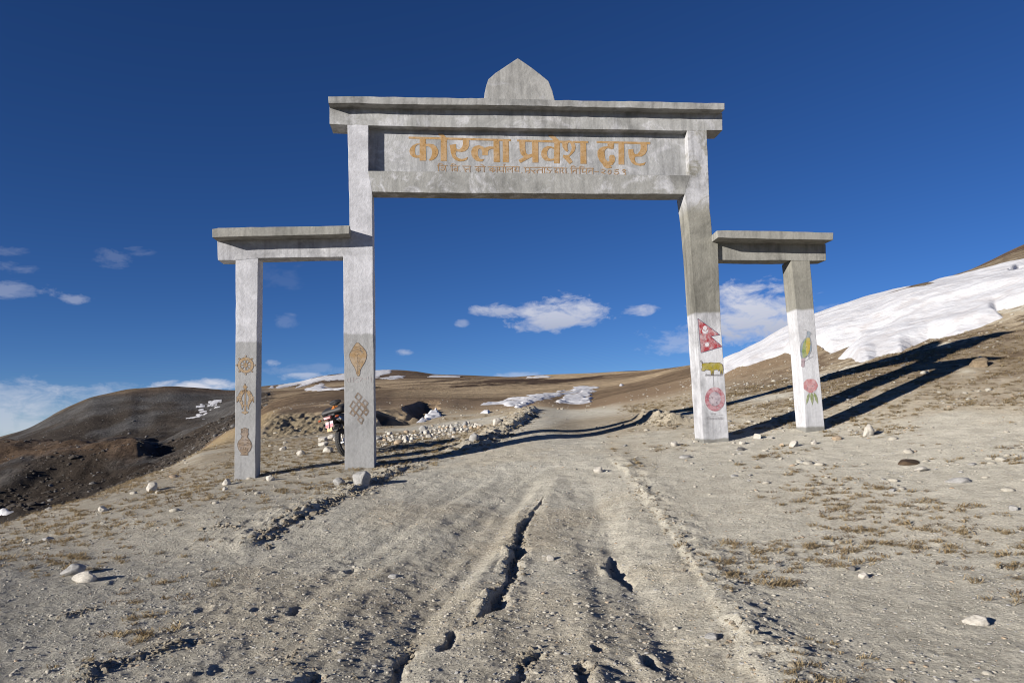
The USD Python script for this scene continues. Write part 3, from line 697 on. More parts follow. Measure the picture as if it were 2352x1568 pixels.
lintel_mat = concrete('lintel_look', GREY, (.335, .333, .318), white=.36, wcol=(.53, .53, .545), stain=.3, streak=.2)
wing_mat = concrete('left_wing_look', GREY, (.44, .44, .46), white=.45, wcol=(.56, .56, .58), stain=.25)
bare_mat = concrete('bare_look', GREY, (.32, .313, .285), stain=.25)
finial_mat = concrete('finial_look', GREY, (.37, .365, .35), white=.26, wcol=(.46, .46, .47), stain=.2)

OH, OW = .25, .36                                   # how far the main cornice and the wing roofs stand forward
# main cornice
c = uv(Q(ZA, (68, 244), (520, 248), (1100, 260), (1700, 272), (2280, 283), (2279, 318), (1700, 308), (1100, 296), (520, 288), (70, 281)), -OH)
gpart('cornice_slab', slab_mesh(c, -OH, .62, rough=.024, seed=3), slab_mat)
cb = sorted(c[5:], key=lambda p: p[0])


def under_cornice(u):
    return float(np.interp(u, [p[0] for p in cb], [p[1] for p in cb]))


b = uv(Q(ZA, (76, 330), (2268, 360), (2268, 433), (2072, 436), (1500, 427), (800, 417), (291, 408), (77, 399)))
b[0] = (b[0][0], under_cornice(b[0][0]) + .02); b[1] = (b[1][0], under_cornice(b[1][0]) + .02)
gpart('frieze_beam', slab_mesh(b, 0, .52, seed=4), beam_mat)
f = uv(Q(ZA, (940, 262), (942, 225), (949, 190), (961, 150), (1000, 115), (1060, 74), (1125, 32), (1190, 76), (1250, 120), (1298, 160), (1318, 215), (1330, 262)), .06)
f = [(f[0][0] - .01, f[0][1] - .25)] + f + [(f[-1][0] + .01, f[-1][1] - .25)]
gpart('finial', slab_mesh(f, .06, .40, rough=.019, seed=5), finial_mat)
# posts: wider below the wing roofs
lp = uv(Q(ZA, (175, 400), (291, 407), (291, 660), (312, 776)) + Q(ZC, (936, 0), (940, 350), (943, 700), (948, 1425), (783, 1437), (779, 900), (773, 226), (808, 222), (808, 0)))
low = lambda pts, i, dz=.45: [(u, v - (dz if k in i else 0)) for k, (u, v) in enumerate(pts)]
gpart('main_post', slab_mesh(low(lp, (7, 8)), 0, .55, seed=6), left_mat)
rp = uv(Q(ZA, (2072, 437), (2181, 434), (2182, 482), (2196, 870)) + Q(ZD, (307, 40), (312, 160), (350, 166), (352, 300), (358, 420), (372, 750), (398, 1120), (425, 1473), (263, 1492), (235, 1090), (205, 620), (178, 250), (157, 0)) + Q(ZA, (2058, 792), (2084, 687)))
gpart('main_post', slab_mesh(low(rp, (11, 12)), 0, .55, seed=7), right_mat)
# sign panel and lintel
p = uv(Q(ZA, (291, 395), (2072, 420), (2084, 700), (291, 672)))
p = Polygon(p).buffer(.02, join_style=2)
gpart('sign_panel', slab_mesh(p, .205, .36, rough=.006, seed=8), panel_mat)
l = uv(Q(ZA, (291, 660), (900, 669), (1500, 678), (2084, 687), (2058, 791), (1500, 787), (900, 783), (312, 776)))
gpart('lintel', slab_mesh(l, 0, .42, rough=.019, seed=9), lintel_mat)
# left wing
c2 = uv(Q(ZC, (38, 74), (75, 67), (400, 62), (808, 54), (806, 100), (400, 112), (110, 117), (40, 121)), -OW)
gpart('wing_slab', slab_mesh(c2, -OW, .46, rough=.019, seed=10), bare_mat)
vb = np.interp
bl = uv(Q(ZC, (66, 150), (806, 130), (808, 222), (773, 228), (298, 237), (172, 249), (71, 248)), .002)
cbl = sorted(c2[4:], key=lambda p: p[0])
for k in (0, 1): bl[k] = (bl[k][0], float(np.interp(bl[k][0], [q[0] for q in cbl], [q[1] for q in cbl])) + .02)
gpart('wing_beam', slab_mesh(bl, .002, .40, seed=11), wing_mat)
op = uv(Q(ZC, (172, 249), (297, 237), (290, 640), (277, 1490), (162, 1496), (168, 900)))
gpart('outer_post', slab_mesh(low(op, (3, 4)), 0, .44, seed=12), outer_left_mat)
# right wing
c3 = uv(Q(ZD, (345, 97), (420, 94), (750, 99), (1098, 108), (1097, 155), (750, 149), (420, 143), (350, 140)), -OW)
gpart('wing_slab', slab_mesh(c3, -OW, .50, rough=.019, seed=13), bare_mat)
br = uv(Q(ZD, (352, 200), (1050, 200), (1050, 286), (946, 289), (826, 288), (600, 286), (352, 283)), .08)
cbr = sorted(c3[4:], key=lambda p: p[0])
for k in (0, 1): br[k] = (br[k][0], float(np.interp(br[k][0], [q[0] for q in cbr], [q[1] for q in cbr])) + .02)
gpart('wing_beam', slab_mesh(br, .08, .47, seed=14), bare_mat)
oq = uv(Q(ZD, (826, 288), (946, 289), (971, 600), (1005, 980), (1043, 1380), (925, 1406), (895, 1010), (862, 640)), .08)
gpart('outer_post', slab_mesh(low(oq, (4, 5)), .08, .55, seed=15), outer_right_mat)

# ---- lettering and painted emblems (thin coats of paint on the concrete)
def paint(name, a, b_, scale=9.0, lo=.42, hi=.6, flake=.85):
    worn = .18                                       # thin, rubbed paint: the wall shows through
    a, b_ = (tuple(.86 * c for c in v) for v in (a, b_))
    b_ = tuple(c * (1 - worn) + .33 * worn for c in b_)
    return mat(name, {'g': ('geometry', {}), 'n': ('noise_texture', {'scale': scale, 'detail': 7.0, 'roughness': .65}), 'r': ('rgb_ramp', {'ramp': [(lo, a), (hi, b_)]}),
                      'n2': ('noise_texture', {'scale': 19.0, 'detail': 6.0, 'roughness': .7}), 'f': ('rgb_ramp', {'ramp': [(.56, (0, 0, 0)), (.63, (flake, flake, flake))]}),
                      'p': ('principled_bsdf', {'roughness': .75, 'specular_ior_level': .25}), 't': ('transparent_bsdf', {'color': (1, 1, 1)}), 'x': ('mix_closure', {})},
               [('g.position', 'n.vector'), ('n.fac', 'r.fac'), ('r.color', 'p.base_color'), ('g.position', 'n2.vector'), ('n2.fac', 'f.fac'), ('f.color', 'x.fac'), ('p.BSDF', 'x.closure1'), ('t.BSDF', 'x.closure2')], surface='x.closure')


ochre = paint('ochre_paint', (.36, .215, .085), (.43, .265, .11), flake=.5)
ochre_thin = paint('thin_ochre_paint', (.30, .185, .095), (.34, .24, .15), 14, flake=.25)
gold = paint('gold_paint', (.31, .205, .105), (.35, .255, .155), 8)
brownp = paint('brown_paint', (.245, .18, .125), (.30, .24, .19), 8)
line_dark = paint('dark_line_paint', (.085, .058, .04), (.14, .10, .075))
line_grey = paint('pencil_line_paint', (.27, .26, .27), (.36, .35, .36), 20)
line_pink = paint('faded_pink_paint', (.40, .33, .32), (.43, .38, .38), 20)
red = paint('worn_red_paint', (.34, .05, .06), (.46, .30, .31), 5.5, .44, .58)
navy = paint('navy_line_paint', (.05, .045, .10), (.12, .09, .16))
whitep = paint('white_paint', (.62, .58, .60), (.68, .66, .68))
yellowp = paint('mustard_paint', (.31, .255, .035), (.35, .30, .07), 6)
crim = paint('faded_crimson_paint', (.34, .11, .13), (.52, .36, .38), 7, .40, .62)
mauve = paint('mauve_grey_paint', (.26, .22, .25), (.48, .40, .43), 8, .40, .60)
greenp = paint('green_paint', (.20, .27, .09), (.30, .33, .14), 6)
bluep = paint('slate_blue_paint', (.22, .27, .31), (.30, .34, .37), 6)
chest = paint('yellow_chest_paint', (.42, .33, .07), (.46, .38, .12), 6)
tailp = paint('mauve_tail_paint', (.36, .27, .29), (.42, .33, .35), 6)
rose = paint('rose_paint', (.44, .20, .20), (.52, .31, .31), 9)
leafp = paint('leaf_paint', (.20, .24, .10), (.27, .30, .15), 9)


def poly(z, pts, w=0.0, round_=0.0):
    g = Polygon(uv(Q(z, *pts), w)).buffer(0)
    return g.buffer(round_).buffer(-2 * round_).buffer(round_) if round_ else g


def strokes(z, lines, width, w=0.0, ends='round'):
    """painted lines; width in zoom-window pixels"""
    k = 1 / z[2] / 1.65306 / F * 15.6
    return unary_union([LineString(uv(Q(z, *l), w)).buffer(width * k / 2, cap_style=1 if ends == 'round' else 2, join_style=1) for l in lines if len(l) > 1])


WP = .2025
T1 = (1540, 500, 5.6); T2 = (1940, 500, 4.2); T3 = (1640, 610, 6.19); T4 = (1960, 610, 5.345)
w1 = [[(65, 108), (760, 125), (2233, 163), (2233, 205), (65, 152)], [(300, 140), (425, 140), (437, 618), (297, 618)],
      [(300, 255), (230, 255), (150, 295), (95, 360), (80, 420), (100, 490), (150, 540), (220, 560), (300, 557), (300, 500), (240, 510), (205, 480), (197, 420), (200, 350), (225, 300), (270, 275), (300, 270)],
      [(420, 265), (500, 258), (590, 272), (650, 320), (690, 390), (695, 450), (670, 520), (620, 580), (560, 612), (510, 620), (490, 600), (530, 560), (555, 500), (565, 440), (555, 380), (520, 330), (470, 312), (420, 318)],
      [(750, 130), (875, 130), (875, 625), (745, 625)], [(690, 45), (780, 45), (830, 90), (875, 140), (760, 145), (735, 100), (705, 80)],
      [(1215, 160), (1350, 160), (1350, 300), (1320, 370), (1260, 420), (1180, 435), (1100, 425), (1075, 425), (1062, 470), (1075, 530), (1120, 565), (1190, 585), (1260, 570), (1325, 540), (1300, 605), (1240, 628), (1140, 638), (1060, 605), (1000, 550), (965, 460), (950, 370), (935, 285), (1070, 265), (1070, 345), (1100, 380), (1150, 375), (1200, 330), (1220, 260)],
      [(1875, 325), (1790, 312), (1720, 330), (1680, 350), (1640, 318), (1560, 292), (1480, 305), (1420, 350), (1395, 420), (1400, 500), (1440, 570), (1500, 620), (1570, 638), (1640, 632), (1672, 580), (1620, 592), (1570, 570), (1540, 510), (1535, 430), (1550, 375), (1585, 360), (1615, 390), (1630, 440), (1628, 505), (1750, 505), (1752, 430), (1770, 390), (1810, 370), (1875, 365)],
      [(1868, 180), (1990, 180), (2002, 650), (1872, 645)], [(2065, 190), (2190, 190), (2195, 655), (2068, 652)]]
w2 = [[(98, 128), (690, 140), (860, 150), (860, 182), (690, 178), (98, 158)], [(990, 150), (1232, 152), (1232, 185), (990, 182)],
      [(130, 150), (228, 150), (228, 270), (240, 340), (270, 370), (342, 352), (342, 400), (150, 502), (120, 455), (205, 405), (160, 365), (140, 300)], [(335, 155), (435, 155), (438, 495), (342, 495)],
      [(695, 262), (640, 235), (580, 232), (520, 262), (485, 320), (480, 370), (500, 420), (545, 462), (600, 470), (695, 458), (695, 425), (640, 438), (595, 420), (575, 370), (578, 320), (600, 275), (640, 262), (695, 285)],
      [(690, 155), (778, 155), (775, 508), (685, 505)], [(590, 55), (670, 55), (720, 95), (775, 150), (690, 160), (650, 110), (610, 85)],
      [(815, 175), (850, 150), (930, 142), (990, 160), (1020, 200), (1030, 250), (1015, 310), (980, 350), (930, 400), (985, 485), (935, 518), (880, 460), (830, 410), (830, 370), (880, 380), (925, 370), (960, 310), (970, 250), (955, 200), (930, 170), (905, 190), (900, 240), (905, 290), (915, 310), (890, 325), (850, 290), (820, 240)],
      [(1105, 170), (1198, 170), (1205, 515), (1108, 515)]]
w3 = [[(1365, 152), (2220, 168), (2220, 205), (1365, 182)],
      [(1540, 175), (1640, 175), (1638, 270), (1600, 280), (1540, 265), (1500, 290), (1490, 340), (1500, 430), (1540, 480), (1570, 470), (1565, 400), (1590, 370), (1640, 375), (1662, 420), (1655, 480), (1620, 530), (1580, 545), (1610, 560), (1600, 580), (1530, 590), (1480, 560), (1460, 520), (1410, 460), (1380, 390), (1380, 310), (1420, 260), (1480, 240), (1540, 235)],
      [(1715, 170), (1805, 170), (1808, 528), (1715, 525)],
      [(2065, 180), (2170, 180), (2170, 300), (2140, 360), (2080, 400), (2010, 400), (1975, 405), (1970, 450), (1990, 490), (2040, 512), (2100, 505), (2148, 490), (2125, 535), (2060, 548), (1980, 535), (1920, 490), (1885, 420), (1870, 340), (1870, 285), (1950, 280), (1955, 330), (1975, 360), (2020, 355), (2055, 310), (2070, 260)]]
for zz, ws in ((T1, w1), (T2, w2), (T2, w3)):
    g = unary_union([poly(zz, q, WP) for q in ws]).buffer(.004).buffer(-.004)
    gpart('painted_word', paint_mesh(g, WP), ochre, smooth=False)
S3 = [[(130, 115), (350, 118)], [(150, 120), (155, 240)], [(310, 120), (325, 250)], [(150, 115), (160, 70), (200, 65), (250, 90)], [(200, 205), (230, 228), (270, 225), (290, 190), (260, 165), (210, 160)],
      [(430, 125), (640, 128)], [(465, 128), (475, 245)], [(598, 130), (600, 250)], [(460, 125), (460, 90), (490, 75), (550, 95)], [(595, 190), (540, 185), (510, 205), (530, 235), (595, 225)], [(650, 248), (660, 250)],
      [(720, 132), (910, 132)], [(890, 135), (890, 265)], [(745, 165), (760, 195), (830, 200), (890, 195)], [(830, 200), (770, 225), (800, 265)],
      [(1010, 140), (1250, 142)], [(1080, 140), (1085, 265)], [(1085, 180), (1040, 190), (1035, 225), (1085, 230)], [(1085, 185), (1130, 190), (1135, 225), (1110, 245)], [(1222, 140), (1225, 265)], [(1222, 140), (1180, 95), (1150, 90)],
      [(1320, 148), (2050, 148)], [(1420, 150), (1425, 268)], [(1420, 190), (1355, 195), (1350, 230), (1420, 235)], [(1425, 190), (1470, 195), (1475, 235), (1445, 255)], [(1525, 150), (1530, 272)], [(1580, 155), (1590, 200), (1560, 225), (1600, 250), (1670, 245)], [(1670, 150), (1675, 275)],
      [(1725, 150), (1728, 275)], [(1690, 140), (1690, 88), (1720, 85)], [(1885, 150), (1885, 275)], [(1885, 190), (1840, 190), (1830, 215), (1800, 190), (1770, 205), (1775, 240), (1800, 258)], [(1960, 155), (1975, 195), (1940, 215), (1960, 250), (2035, 245)], [(2040, 150), (2040, 272)], [(2110, 285), (2105, 300)]]
S4 = [[(155, 140), (715, 140)], [(180, 140), (190, 240)], [(190, 210), (270, 210)], [(270, 140), (272, 240)], [(270, 240), (230, 265), (250, 300), (280, 290)], [(300, 190), (330, 220), (380, 190)], [(330, 220), (390, 270)], [(430, 250), (415, 210), (450, 190), (520, 188)], [(525, 140), (530, 258)], [(570, 140), (572, 258)],
      [(640, 145), (620, 180), (660, 195), (690, 215), (680, 250), (640, 265), (612, 240)], [(705, 200), (720, 192)], [(760, 150), (1025, 152)], [(815, 152), (815, 190), (785, 205), (790, 240), (840, 230), (840, 270), (800, 290)], [(885, 150), (885, 258)], [(930, 155), (945, 190), (920, 215), (955, 255)], [(1005, 150), (1010, 270)], [(1050, 260), (1050, 272)],
      [(1090, 155), (1565, 158)], [(1115, 155), (1115, 120), (1160, 110), (1190, 125)], [(1120, 160), (1125, 275)], [(1150, 235), (1165, 200), (1210, 205)], [(1215, 160), (1215, 272)], [(1285, 155), (1290, 120), (1330, 118), (1370, 130)], [(1290, 160), (1290, 275)], [(1345, 160), (1340, 240), (1420, 225)], [(1425, 160), (1425, 275)],
      [(1465, 240), (1475, 200), (1545, 195)], [(1550, 160), (1552, 277)], [(1590, 225), (1665, 225)], [(1720, 190), (1770, 175), (1800, 200), (1770, 230), (1720, 238), (1800, 268)], [(1880, 190), (1920, 200), (1922, 255), (1880, 275), (1855, 235), (1880, 190)],
      [(2070, 180), (2000, 190), (2000, 225), (2060, 220), (2080, 260), (2020, 285), (1990, 262)], [(2150, 200), (2190, 180), (2220, 200), (2170, 235), (2215, 245), (2220, 280), (2170, 300)]]
gpart('painted_line', paint_mesh(unary_union([strokes(T3, S3, 22, WP), strokes(T4, S4, 20, WP)]), WP), ochre_thin, smooth=False)

EC = (1300, 1280, 4.357); EW = (880, 1320, 3.567); EF = (2630, 1180, 3.567); EB = (3000, 1220, 4.353)
W0 = -.0025                                           # the posts' fronts are a little uneven: paint stands just clear of them


def emblem(name, geom, material, w=W0, outline=None, omat=None, thick=.002, parent=None):
    p = gpart(name, paint_mesh(geom, w, thick), material, parent, smooth=False)
    if outline is not None:
        gpart('outline', paint_mesh(outline, w - thick, .001), omat or line_dark, p, smooth=False)
    return p


conch = [(240, 88), (270, 95), (290, 118), (320, 145), (350, 180), (385, 225), (402, 285), (395, 350), (370, 415), (330, 480), (300, 530), (292, 570), (290, 610), (275, 640), (250, 640), (230, 600), (222, 550), (195, 490), (155, 430), (125, 360), (115, 300), (130, 250), (160, 205), (175, 170), (200, 135), (220, 105)]
cl = [conch + conch[:1], [(290, 285), (265, 278), (242, 295), (242, 320), (255, 355), (255, 440), (252, 590)]] + [[(256, y), (256 + 45 - i * 4, y + 8)] for i, y in enumerate(range(345, 590, 30))] + [[(165, 205), (250, 215), (350, 190)], [(178, 180), (250, 190), (330, 165)], [(200, 150), (250, 160), (300, 140)], [(160, 230), (250, 240), (370, 215)]]
emblem('conch_emblem', poly(EC, conch), gold, outline=strokes(EC, cl, 6))
ring = lambda *p: list(p) + [p[0]]
knot = [ring((258, 922), (318, 988), (270, 1055), (212, 988)), ring((365, 1033), (420, 1092), (380, 1150), (330, 1085)), ring((395, 1178), (430, 1222), (390, 1290), (350, 1235)), ring((180, 1053), (230, 1110), (172, 1180), (125, 1140)), ring((165, 1198), (208, 1250), (188, 1300), (125, 1256)), ring((300, 1308), (348, 1357), (315, 1430), (250, 1360)),
        [(212, 988), (350, 1150), (395, 1215)], [(180, 1053), (300, 1190), (360, 1260)], [(165, 1185), (300, 1330)], [(318, 988), (125, 1256)], [(330, 1085), (200, 1280)], [(395, 1160), (250, 1360)], [(270, 1055), (350, 1130)]]
kg = strokes(EC, knot, 16)
emblem('endless_knot_emblem', kg, brownp, outline=kg.boundary.buffer(.0022))
scr = [[(85, 690), (75, 720), (95, 740)], [(125, 665), (125, 740)], [(150, 700), (180, 695)], [(180, 665), (180, 740)], [(215, 700), (230, 670), (260, 665)], [(215, 735), (260, 740)], [(280, 665), (335, 670), (290, 730)], [(350, 690), (390, 690)], [(420, 650), (425, 700)], [(450, 655), (480, 660), (480, 740)]]
emblem('faded_scrawl', strokes(EC, scr, 7), line_pink)
wc, t_ = (188, 235), np.linspace(0, 2 * math.pi, 37)
circ = lambda c, rx, ry, ph=0: [(c[0] + rx * math.cos(t + ph), c[1] + ry * math.sin(t + ph)) for t in t_[:-1]]
wheel = poly(EW, circ(wc, 108, 106)).difference(poly(EW, circ(wc, 70, 68))).union(poly(EW, circ(wc, 28, 28)))
wheel = wheel.union(strokes(EW, [[wc, (wc[0] + 75 * math.cos(k * math.pi / 4), wc[1] + 75 * math.sin(k * math.pi / 4))] for k in range(8)], 9))
wheel = unary_union([wheel] + [poly(EW, circ((wc[0] + 122 * math.cos(k * math.pi / 4), wc[1] + 122 * math.sin(k * math.pi / 4)), 11, 11)) for k in range(8)])
emblem('wheel_emblem', wheel, gold, outline=wheel.boundary.buffer(.002))
fish = [(165, 565), (125, 580), (95, 620), (82, 665), (95, 720), (120, 760), (135, 800), (135, 838), (150, 812), (158, 780), (145, 760), (150, 735), (132, 700), (135, 660), (155, 625), (170, 600)]
mir = lambda pts: [(364 - x, y) for x, y in pts]
fin = [(66, 660), (84, 655), (84, 720), (66, 742)]
stand = [[(174, 545), (190, 545), (191, 858), (220, 862), (220, 880), (195, 888), (178, 903), (160, 888), (136, 882), (136, 866), (172, 858)], [(178, 483), (190, 515), (208, 520), (205, 540), (190, 550), (172, 550), (152, 540), (152, 520), (168, 512)], [(140, 772), (225, 772), (225, 785), (140, 785)]]
fg = unary_union([poly(EW, q) for q in (fish, mir(fish), fin, mir(fin))] + [poly(EW, q) for q in stand])
eye = [circ((152, 588), 9, 9) + [circ((152, 588), 9, 9)[0]], circ((207, 582), 9, 9) + [circ((207, 582), 9, 9)[0]]] + [[(100 + i * 3, y), (122, y + 8)] for i, y in enumerate((620, 650, 680, 710))] + [[(245, y + 8), (262 - i * 3, y)] for i, y in enumerate((620, 650, 680, 710))]
emblem('twin_fish_emblem', fg, gold, outline=unary_union([fg.boundary.buffer(.002), strokes(EW, eye, 7)]))
vase = [(178, 1078), (205, 1095), (222, 1095), (215, 1150), (228, 1162), (215, 1180), (212, 1210), (240, 1245), (265, 1290), (270, 1330), (250, 1385), (215, 1420), (218, 1452), (118, 1452), (130, 1425), (90, 1370), (76, 1310), (90, 1265), (130, 1225), (138, 1190), (120, 1165), (130, 1150), (127, 1095), (150, 1095)]
vl = [vase + vase[:1], [(85, 1280), (170, 1300), (262, 1285)], [(82, 1300), (170, 1318), (268, 1305)], [(135, 1245), (180, 1255), (225, 1245)], [(135, 1400), (180, 1410), (215, 1400)]] + [[(x, 1350), (x + 6, 1385)] for x in (115, 135, 160, 185, 205)] + [[(x, 1100), (x, 1150)] for x in (150, 178, 203)]
emblem('vase_emblem', poly(EW, vase), brownp, outline=strokes(EW, vl, 6))
flag = [(68, 103), (367, 323), (242, 345), (400, 483), (110, 567)]
fp = emblem('flag_emblem', poly(EF, flag), red, outline=strokes(EF, [flag + flag[:1]], 7), omat=navy)
moon = poly(EF, circ((168, 262), 42, 46)).difference(poly(EF, circ((168, 232), 44, 42)))
star = [(192 + r * math.cos(k * math.pi / 12), 455 + r * math.sin(k * math.pi / 12)) for k, r in zip(range(24), [42, 24] * 12)]
gpart('moon', paint_mesh(unary_union([moon, poly(EF, circ((165, 235), 26, 34))]), W0 - .003, .002), whitep, fp, smooth=False)
gpart('sun_disc', paint_mesh(poly(EF, star), W0 - .003, .002), whitep, fp, smooth=False)
cow = [(130, 715), (160, 705), (215, 705), (240, 697), (300, 703), (360, 700), (395, 720), (410, 770), (405, 850), (395, 855), (390, 800), (383, 855), (375, 855), (365, 790), (355, 812), (345, 812), (335, 795), (285, 800), (280, 870), (268, 872), (262, 810), (258, 870), (250, 870), (240, 805), (180, 795), (150, 815), (120, 810), (118, 790), (130, 760), (122, 730)]
emblem('cow_emblem', poly(EF, cow), yellowp, outline=strokes(EF, [cow + cow[:1], [(137, 712), (126, 685), (116, 670)], [(128, 714), (114, 694), (104, 676)], [(402, 725), (412, 760), (416, 800)]], 5.5))
rg_ = np.random.default_rng(5)
wr = []
for x in range(170, 392, 17):
    wr += [[(x, 858), (x + 4, 882)], [(x, 866), (x + 9, 860), (x + 12, 876)]]
wr += [[(190, 852), (172, 858), (172, 878), (192, 880)], [(278, 880), (284, 1035)]]
emblem('pencil_writing', strokes(EF, wr, 5), line_grey)
disc = circ((300, 1195), 132, 160)
dp = emblem('disc_emblem', poly(EF, [(x + .12 * (y - 1195) * 0, y) for x, y in disc]), crim, outline=strokes(EF, [disc + disc[:1]], 6), omat=crim)
gpart('disc_centre', paint_mesh(poly(EF, [(x + 6 * math.sin(3 * k), y) for k, (x, y) in enumerate(circ((298, 1190), 82, 98))]), W0 - .003, .002), mauve, dp, smooth=False)
wr = [[(195, 1432), (235, 1425), (415, 1408)], [(200, 1436), (222, 1428)]]
for x in range(240, 320, 20): wr += [[(x, 1388), (x + 16, 1384)], [(x + 10, 1388), (x + 10, 1408)], [(x + 2, 1400), (x + 9, 1398)]]
for x in range(186, 415, 21): wr += [[(x, 1442), (x + 18, 1441)], [(x + 13, 1442), (x + 13, 1472)], [(x + 2, 1455), (x + 8, 1468), (x + 12, 1460)]]
emblem('pencil_writing', strokes(EF, wr, 5), line_grey)
WO = .0775
body = [(305, 160), (330, 150), (355, 165), (380, 192), (360, 205), (352, 240), (365, 300), (385, 400), (380, 480), (350, 540), (290, 590), (262, 600), (212, 605), (200, 560), (190, 460), (200, 380), (240, 310), (285, 265), (300, 225)]
bp_ = emblem('bird_emblem', poly(EB, body), bluep, WO, outline=strokes(EB, [body + body[:1], [(305, 150), (285, 140), (262, 130)], [(262, 130), (290, 132), (305, 148)], [(330, 555), (335, 608)], [(345, 550), (350, 600)], [(275, 650), (340, 608), (412, 570)], [(312, 172), (345, 175)]], 5), omat=line_grey)
gpart('bird_chest', paint_mesh(poly(EB, [(300, 262), (350, 265), (362, 360), (348, 480), (310, 560), (290, 500), (285, 380)]), WO - .003, .002), chest, bp_, smooth=False)
gpart('bird_wing', paint_mesh(poly(EB, [(290, 268), (285, 380), (290, 500), (310, 560), (255, 598), (235, 590), (225, 480), (240, 370)]), WO - .003, .002), greenp, bp_, smooth=False)
gpart('bird_tail', paint_mesh(poly(EB, [(212, 606), (275, 596), (262, 745), (235, 755), (208, 735)]), WO, .003), tailp, bp_, smooth=False)
fl = [(365 + (118 + 5 * math.cos(7 * t)) * math.cos(t), 1055 + (114 + 5 * math.sin(5 * t)) * math.sin(t)) for t in t_[:-1]]
fw = emblem('flower_emblem', poly(EB, fl), rose, WO, outline=strokes(EB, [[(290, 990), (320, 1040), (300, 1100), (340, 1150)], [(340, 1000), (400, 1010), (440, 1050)], [(330, 1060), (390, 1050), (430, 1100), (380, 1150)], [(260, 1060), (290, 1110)], [(330, 1172), (430, 1172)]], 7), omat=crim)
for lf in ([(345, 1175), (350, 1230), (330, 1300), (297, 1372), (293, 1300), (310, 1220)], [(375, 1175), (410, 1200), (415, 1290), (397, 1380), (365, 1290), (358, 1220)], [(420, 1172), (455, 1200), (480, 1260), (490, 1362), (445, 1300), (422, 1220)]):
    gpart('leaf', paint_mesh(poly(EB, lf), WO, .003), leafp, fw, smooth=False)
# ---------------------------------------------------------------- stones
def rock_mesh(seed, sx, sy, sz, detail=3, facets=9, lump=.26):
    """a weathered stone standing on z = 0, a little of it below the ground"""
    rg = np.random.default_rng(seed)
    m = trimesh.creation.icosphere(detail)
    v = np.array(m.vertices)
    for _ in range(facets):                                  # worn flat faces
        n = rg.normal(size=3); n /= np.linalg.norm(n)
        h = rg.uniform(.5, .88)
        d = v @ n
        v = v - np.maximum(d - h, 0)[:, None] * n * .85
    v = v * (1 + lump * (meshkit.fbm(v * 1.7 + seed * 3.1, 4, seed % 97) - .5)[:, None] * 1.6)
    v = v / np.abs(v).max(0) * np.array([sx, sy, sz * .72])
    v[:, 2] += sz * .28
    return trimesh.Trimesh(v, m.faces, process=False)


def stone_look(name, a, b_, spots=.0):
    a, b_ = (tuple(.86 * c for c in v) for v in (a, b_))
    return mat(name, {'g': ('geometry', {}), 'oi': ('object_info', {}), 'n': ('noise_texture', {'scale': 9.0, 'detail': 7.0, 'roughness': .7}), 'n2': ('noise_texture', {'scale': 45.0, 'detail': 4.0}),
                      'r': ('rgb_ramp', {'ramp': [(.3, a), (.68, b_)]}), 'b': ('bump', {'strength': .8, 'distance': .01}),
                      'r2': ('rgb_ramp', {'ramp': [(.35, (.82, .81, .80)), (.6, (1.05, 1.05, 1.05))]}), 'm': ('mix_color', {'blend_type': 'multiply', 'fac': 1.0}),
                      'p': ('principled_bsdf', {'roughness': .85, 'specular_ior_level': .25})},
               [('g.position', 'n.vector'), ('g.position', 'n2.vector'), ('n.fac', 'r.fac'), ('n2.fac', 'r2.fac'), ('r.color', 'm.a'), ('r2.color', 'm.b'), ('m.result', 'p.base_color'), ('n2.fac', 'b.height'), ('b.normal', 'p.normal')])


pale = stone_look('pale_stone_look', (.40, .37, .32), (.55, .52, .46))
greys = stone_look('grey_stone_look', (.25, .245, .235), (.40, .39, .37))
darks = stone_look('dark_stone_look', (.10, .095, .09), (.19, .18, .17))
tan = stone_look('tan_stone_look', (.36, .27, .18), (.46, .37, .27))
brown = stone_look('brown_stone_look', (.16, .12, .075), (.27, .21, .14))
dung = stone_look('dung_look', (.055, .035, .022), (.11, .075, .045))
LOOKS = {'p': pale, 'g': greys, 't': tan, 'b': brown, 'd': darks, 'u': dung}


def stone(x, y, w, h, look, label, group=None, seed=None, name='stone', deep=1.0, sink=0.0, detail=3):
    """a stone whose foot stands at a picture point, w x h pixels large"""
    c = on_ground(x, y)
    k = c[1] / F
    seed = seed if seed is not None else int(x * 7 + y * 13)
    m = rock_mesh(seed, w * k / 2, w * k / 2 * deep, h * k * .95, detail)
    a = np.random.default_rng(seed).uniform(-.5, .5)
    m.apply_transform(trimesh.transformations.rotation_matrix(a, [0, 0, 1]))
    m.apply_translation(c + np.array([0, w * k * .3, -sink]))
    return tag(obj(name, m, LOOKS[look], smooth=40), label, 'stone' if name == 'stone' else 'dung', group)


stone(824, 1113, 50, 34, 'g', 'big rounded speckled boulder right at the foot of the left main post', seed=4, name='stone', deep=.9)
stone(776, 1114, 32, 18, 'g', 'low pale stone half buried left of the big boulder by the post', seed=8)
stone(620, 1104, 22, 14, 'p', 'small smooth pale stone on the right of the outermost left post foot')
stone(518, 1114, 20, 19, 'p', 'upright pale stone just left of the outermost left post')
stone(516, 1125, 12, 8, 'p', 'little pale stone in front of the upright stone by the left post')
stone(347, 1129, 26, 23, 'p', 'blocky white stone alone on the slope left of the gateway', seed=12)
stone(232, 1175, 24, 16, 'p', 'white oval stone on the left slope, nearer the left edge')
stone(109, 1172, 15, 8, 'p', 'small white stone at the brow of the slope on the far left')
stone(106, 1241, 24, 8, 'g', 'flat pale stone on the gravel at the left edge')
stone(160, 1322, 54, 26, 'g', 'rear flat grey stone of the pair at lower left', seed=21, deep=.8)
stone(183, 1338, 60, 26, 'p', 'front whitish rough stone of the pair at lower left', seed=22, deep=.6)
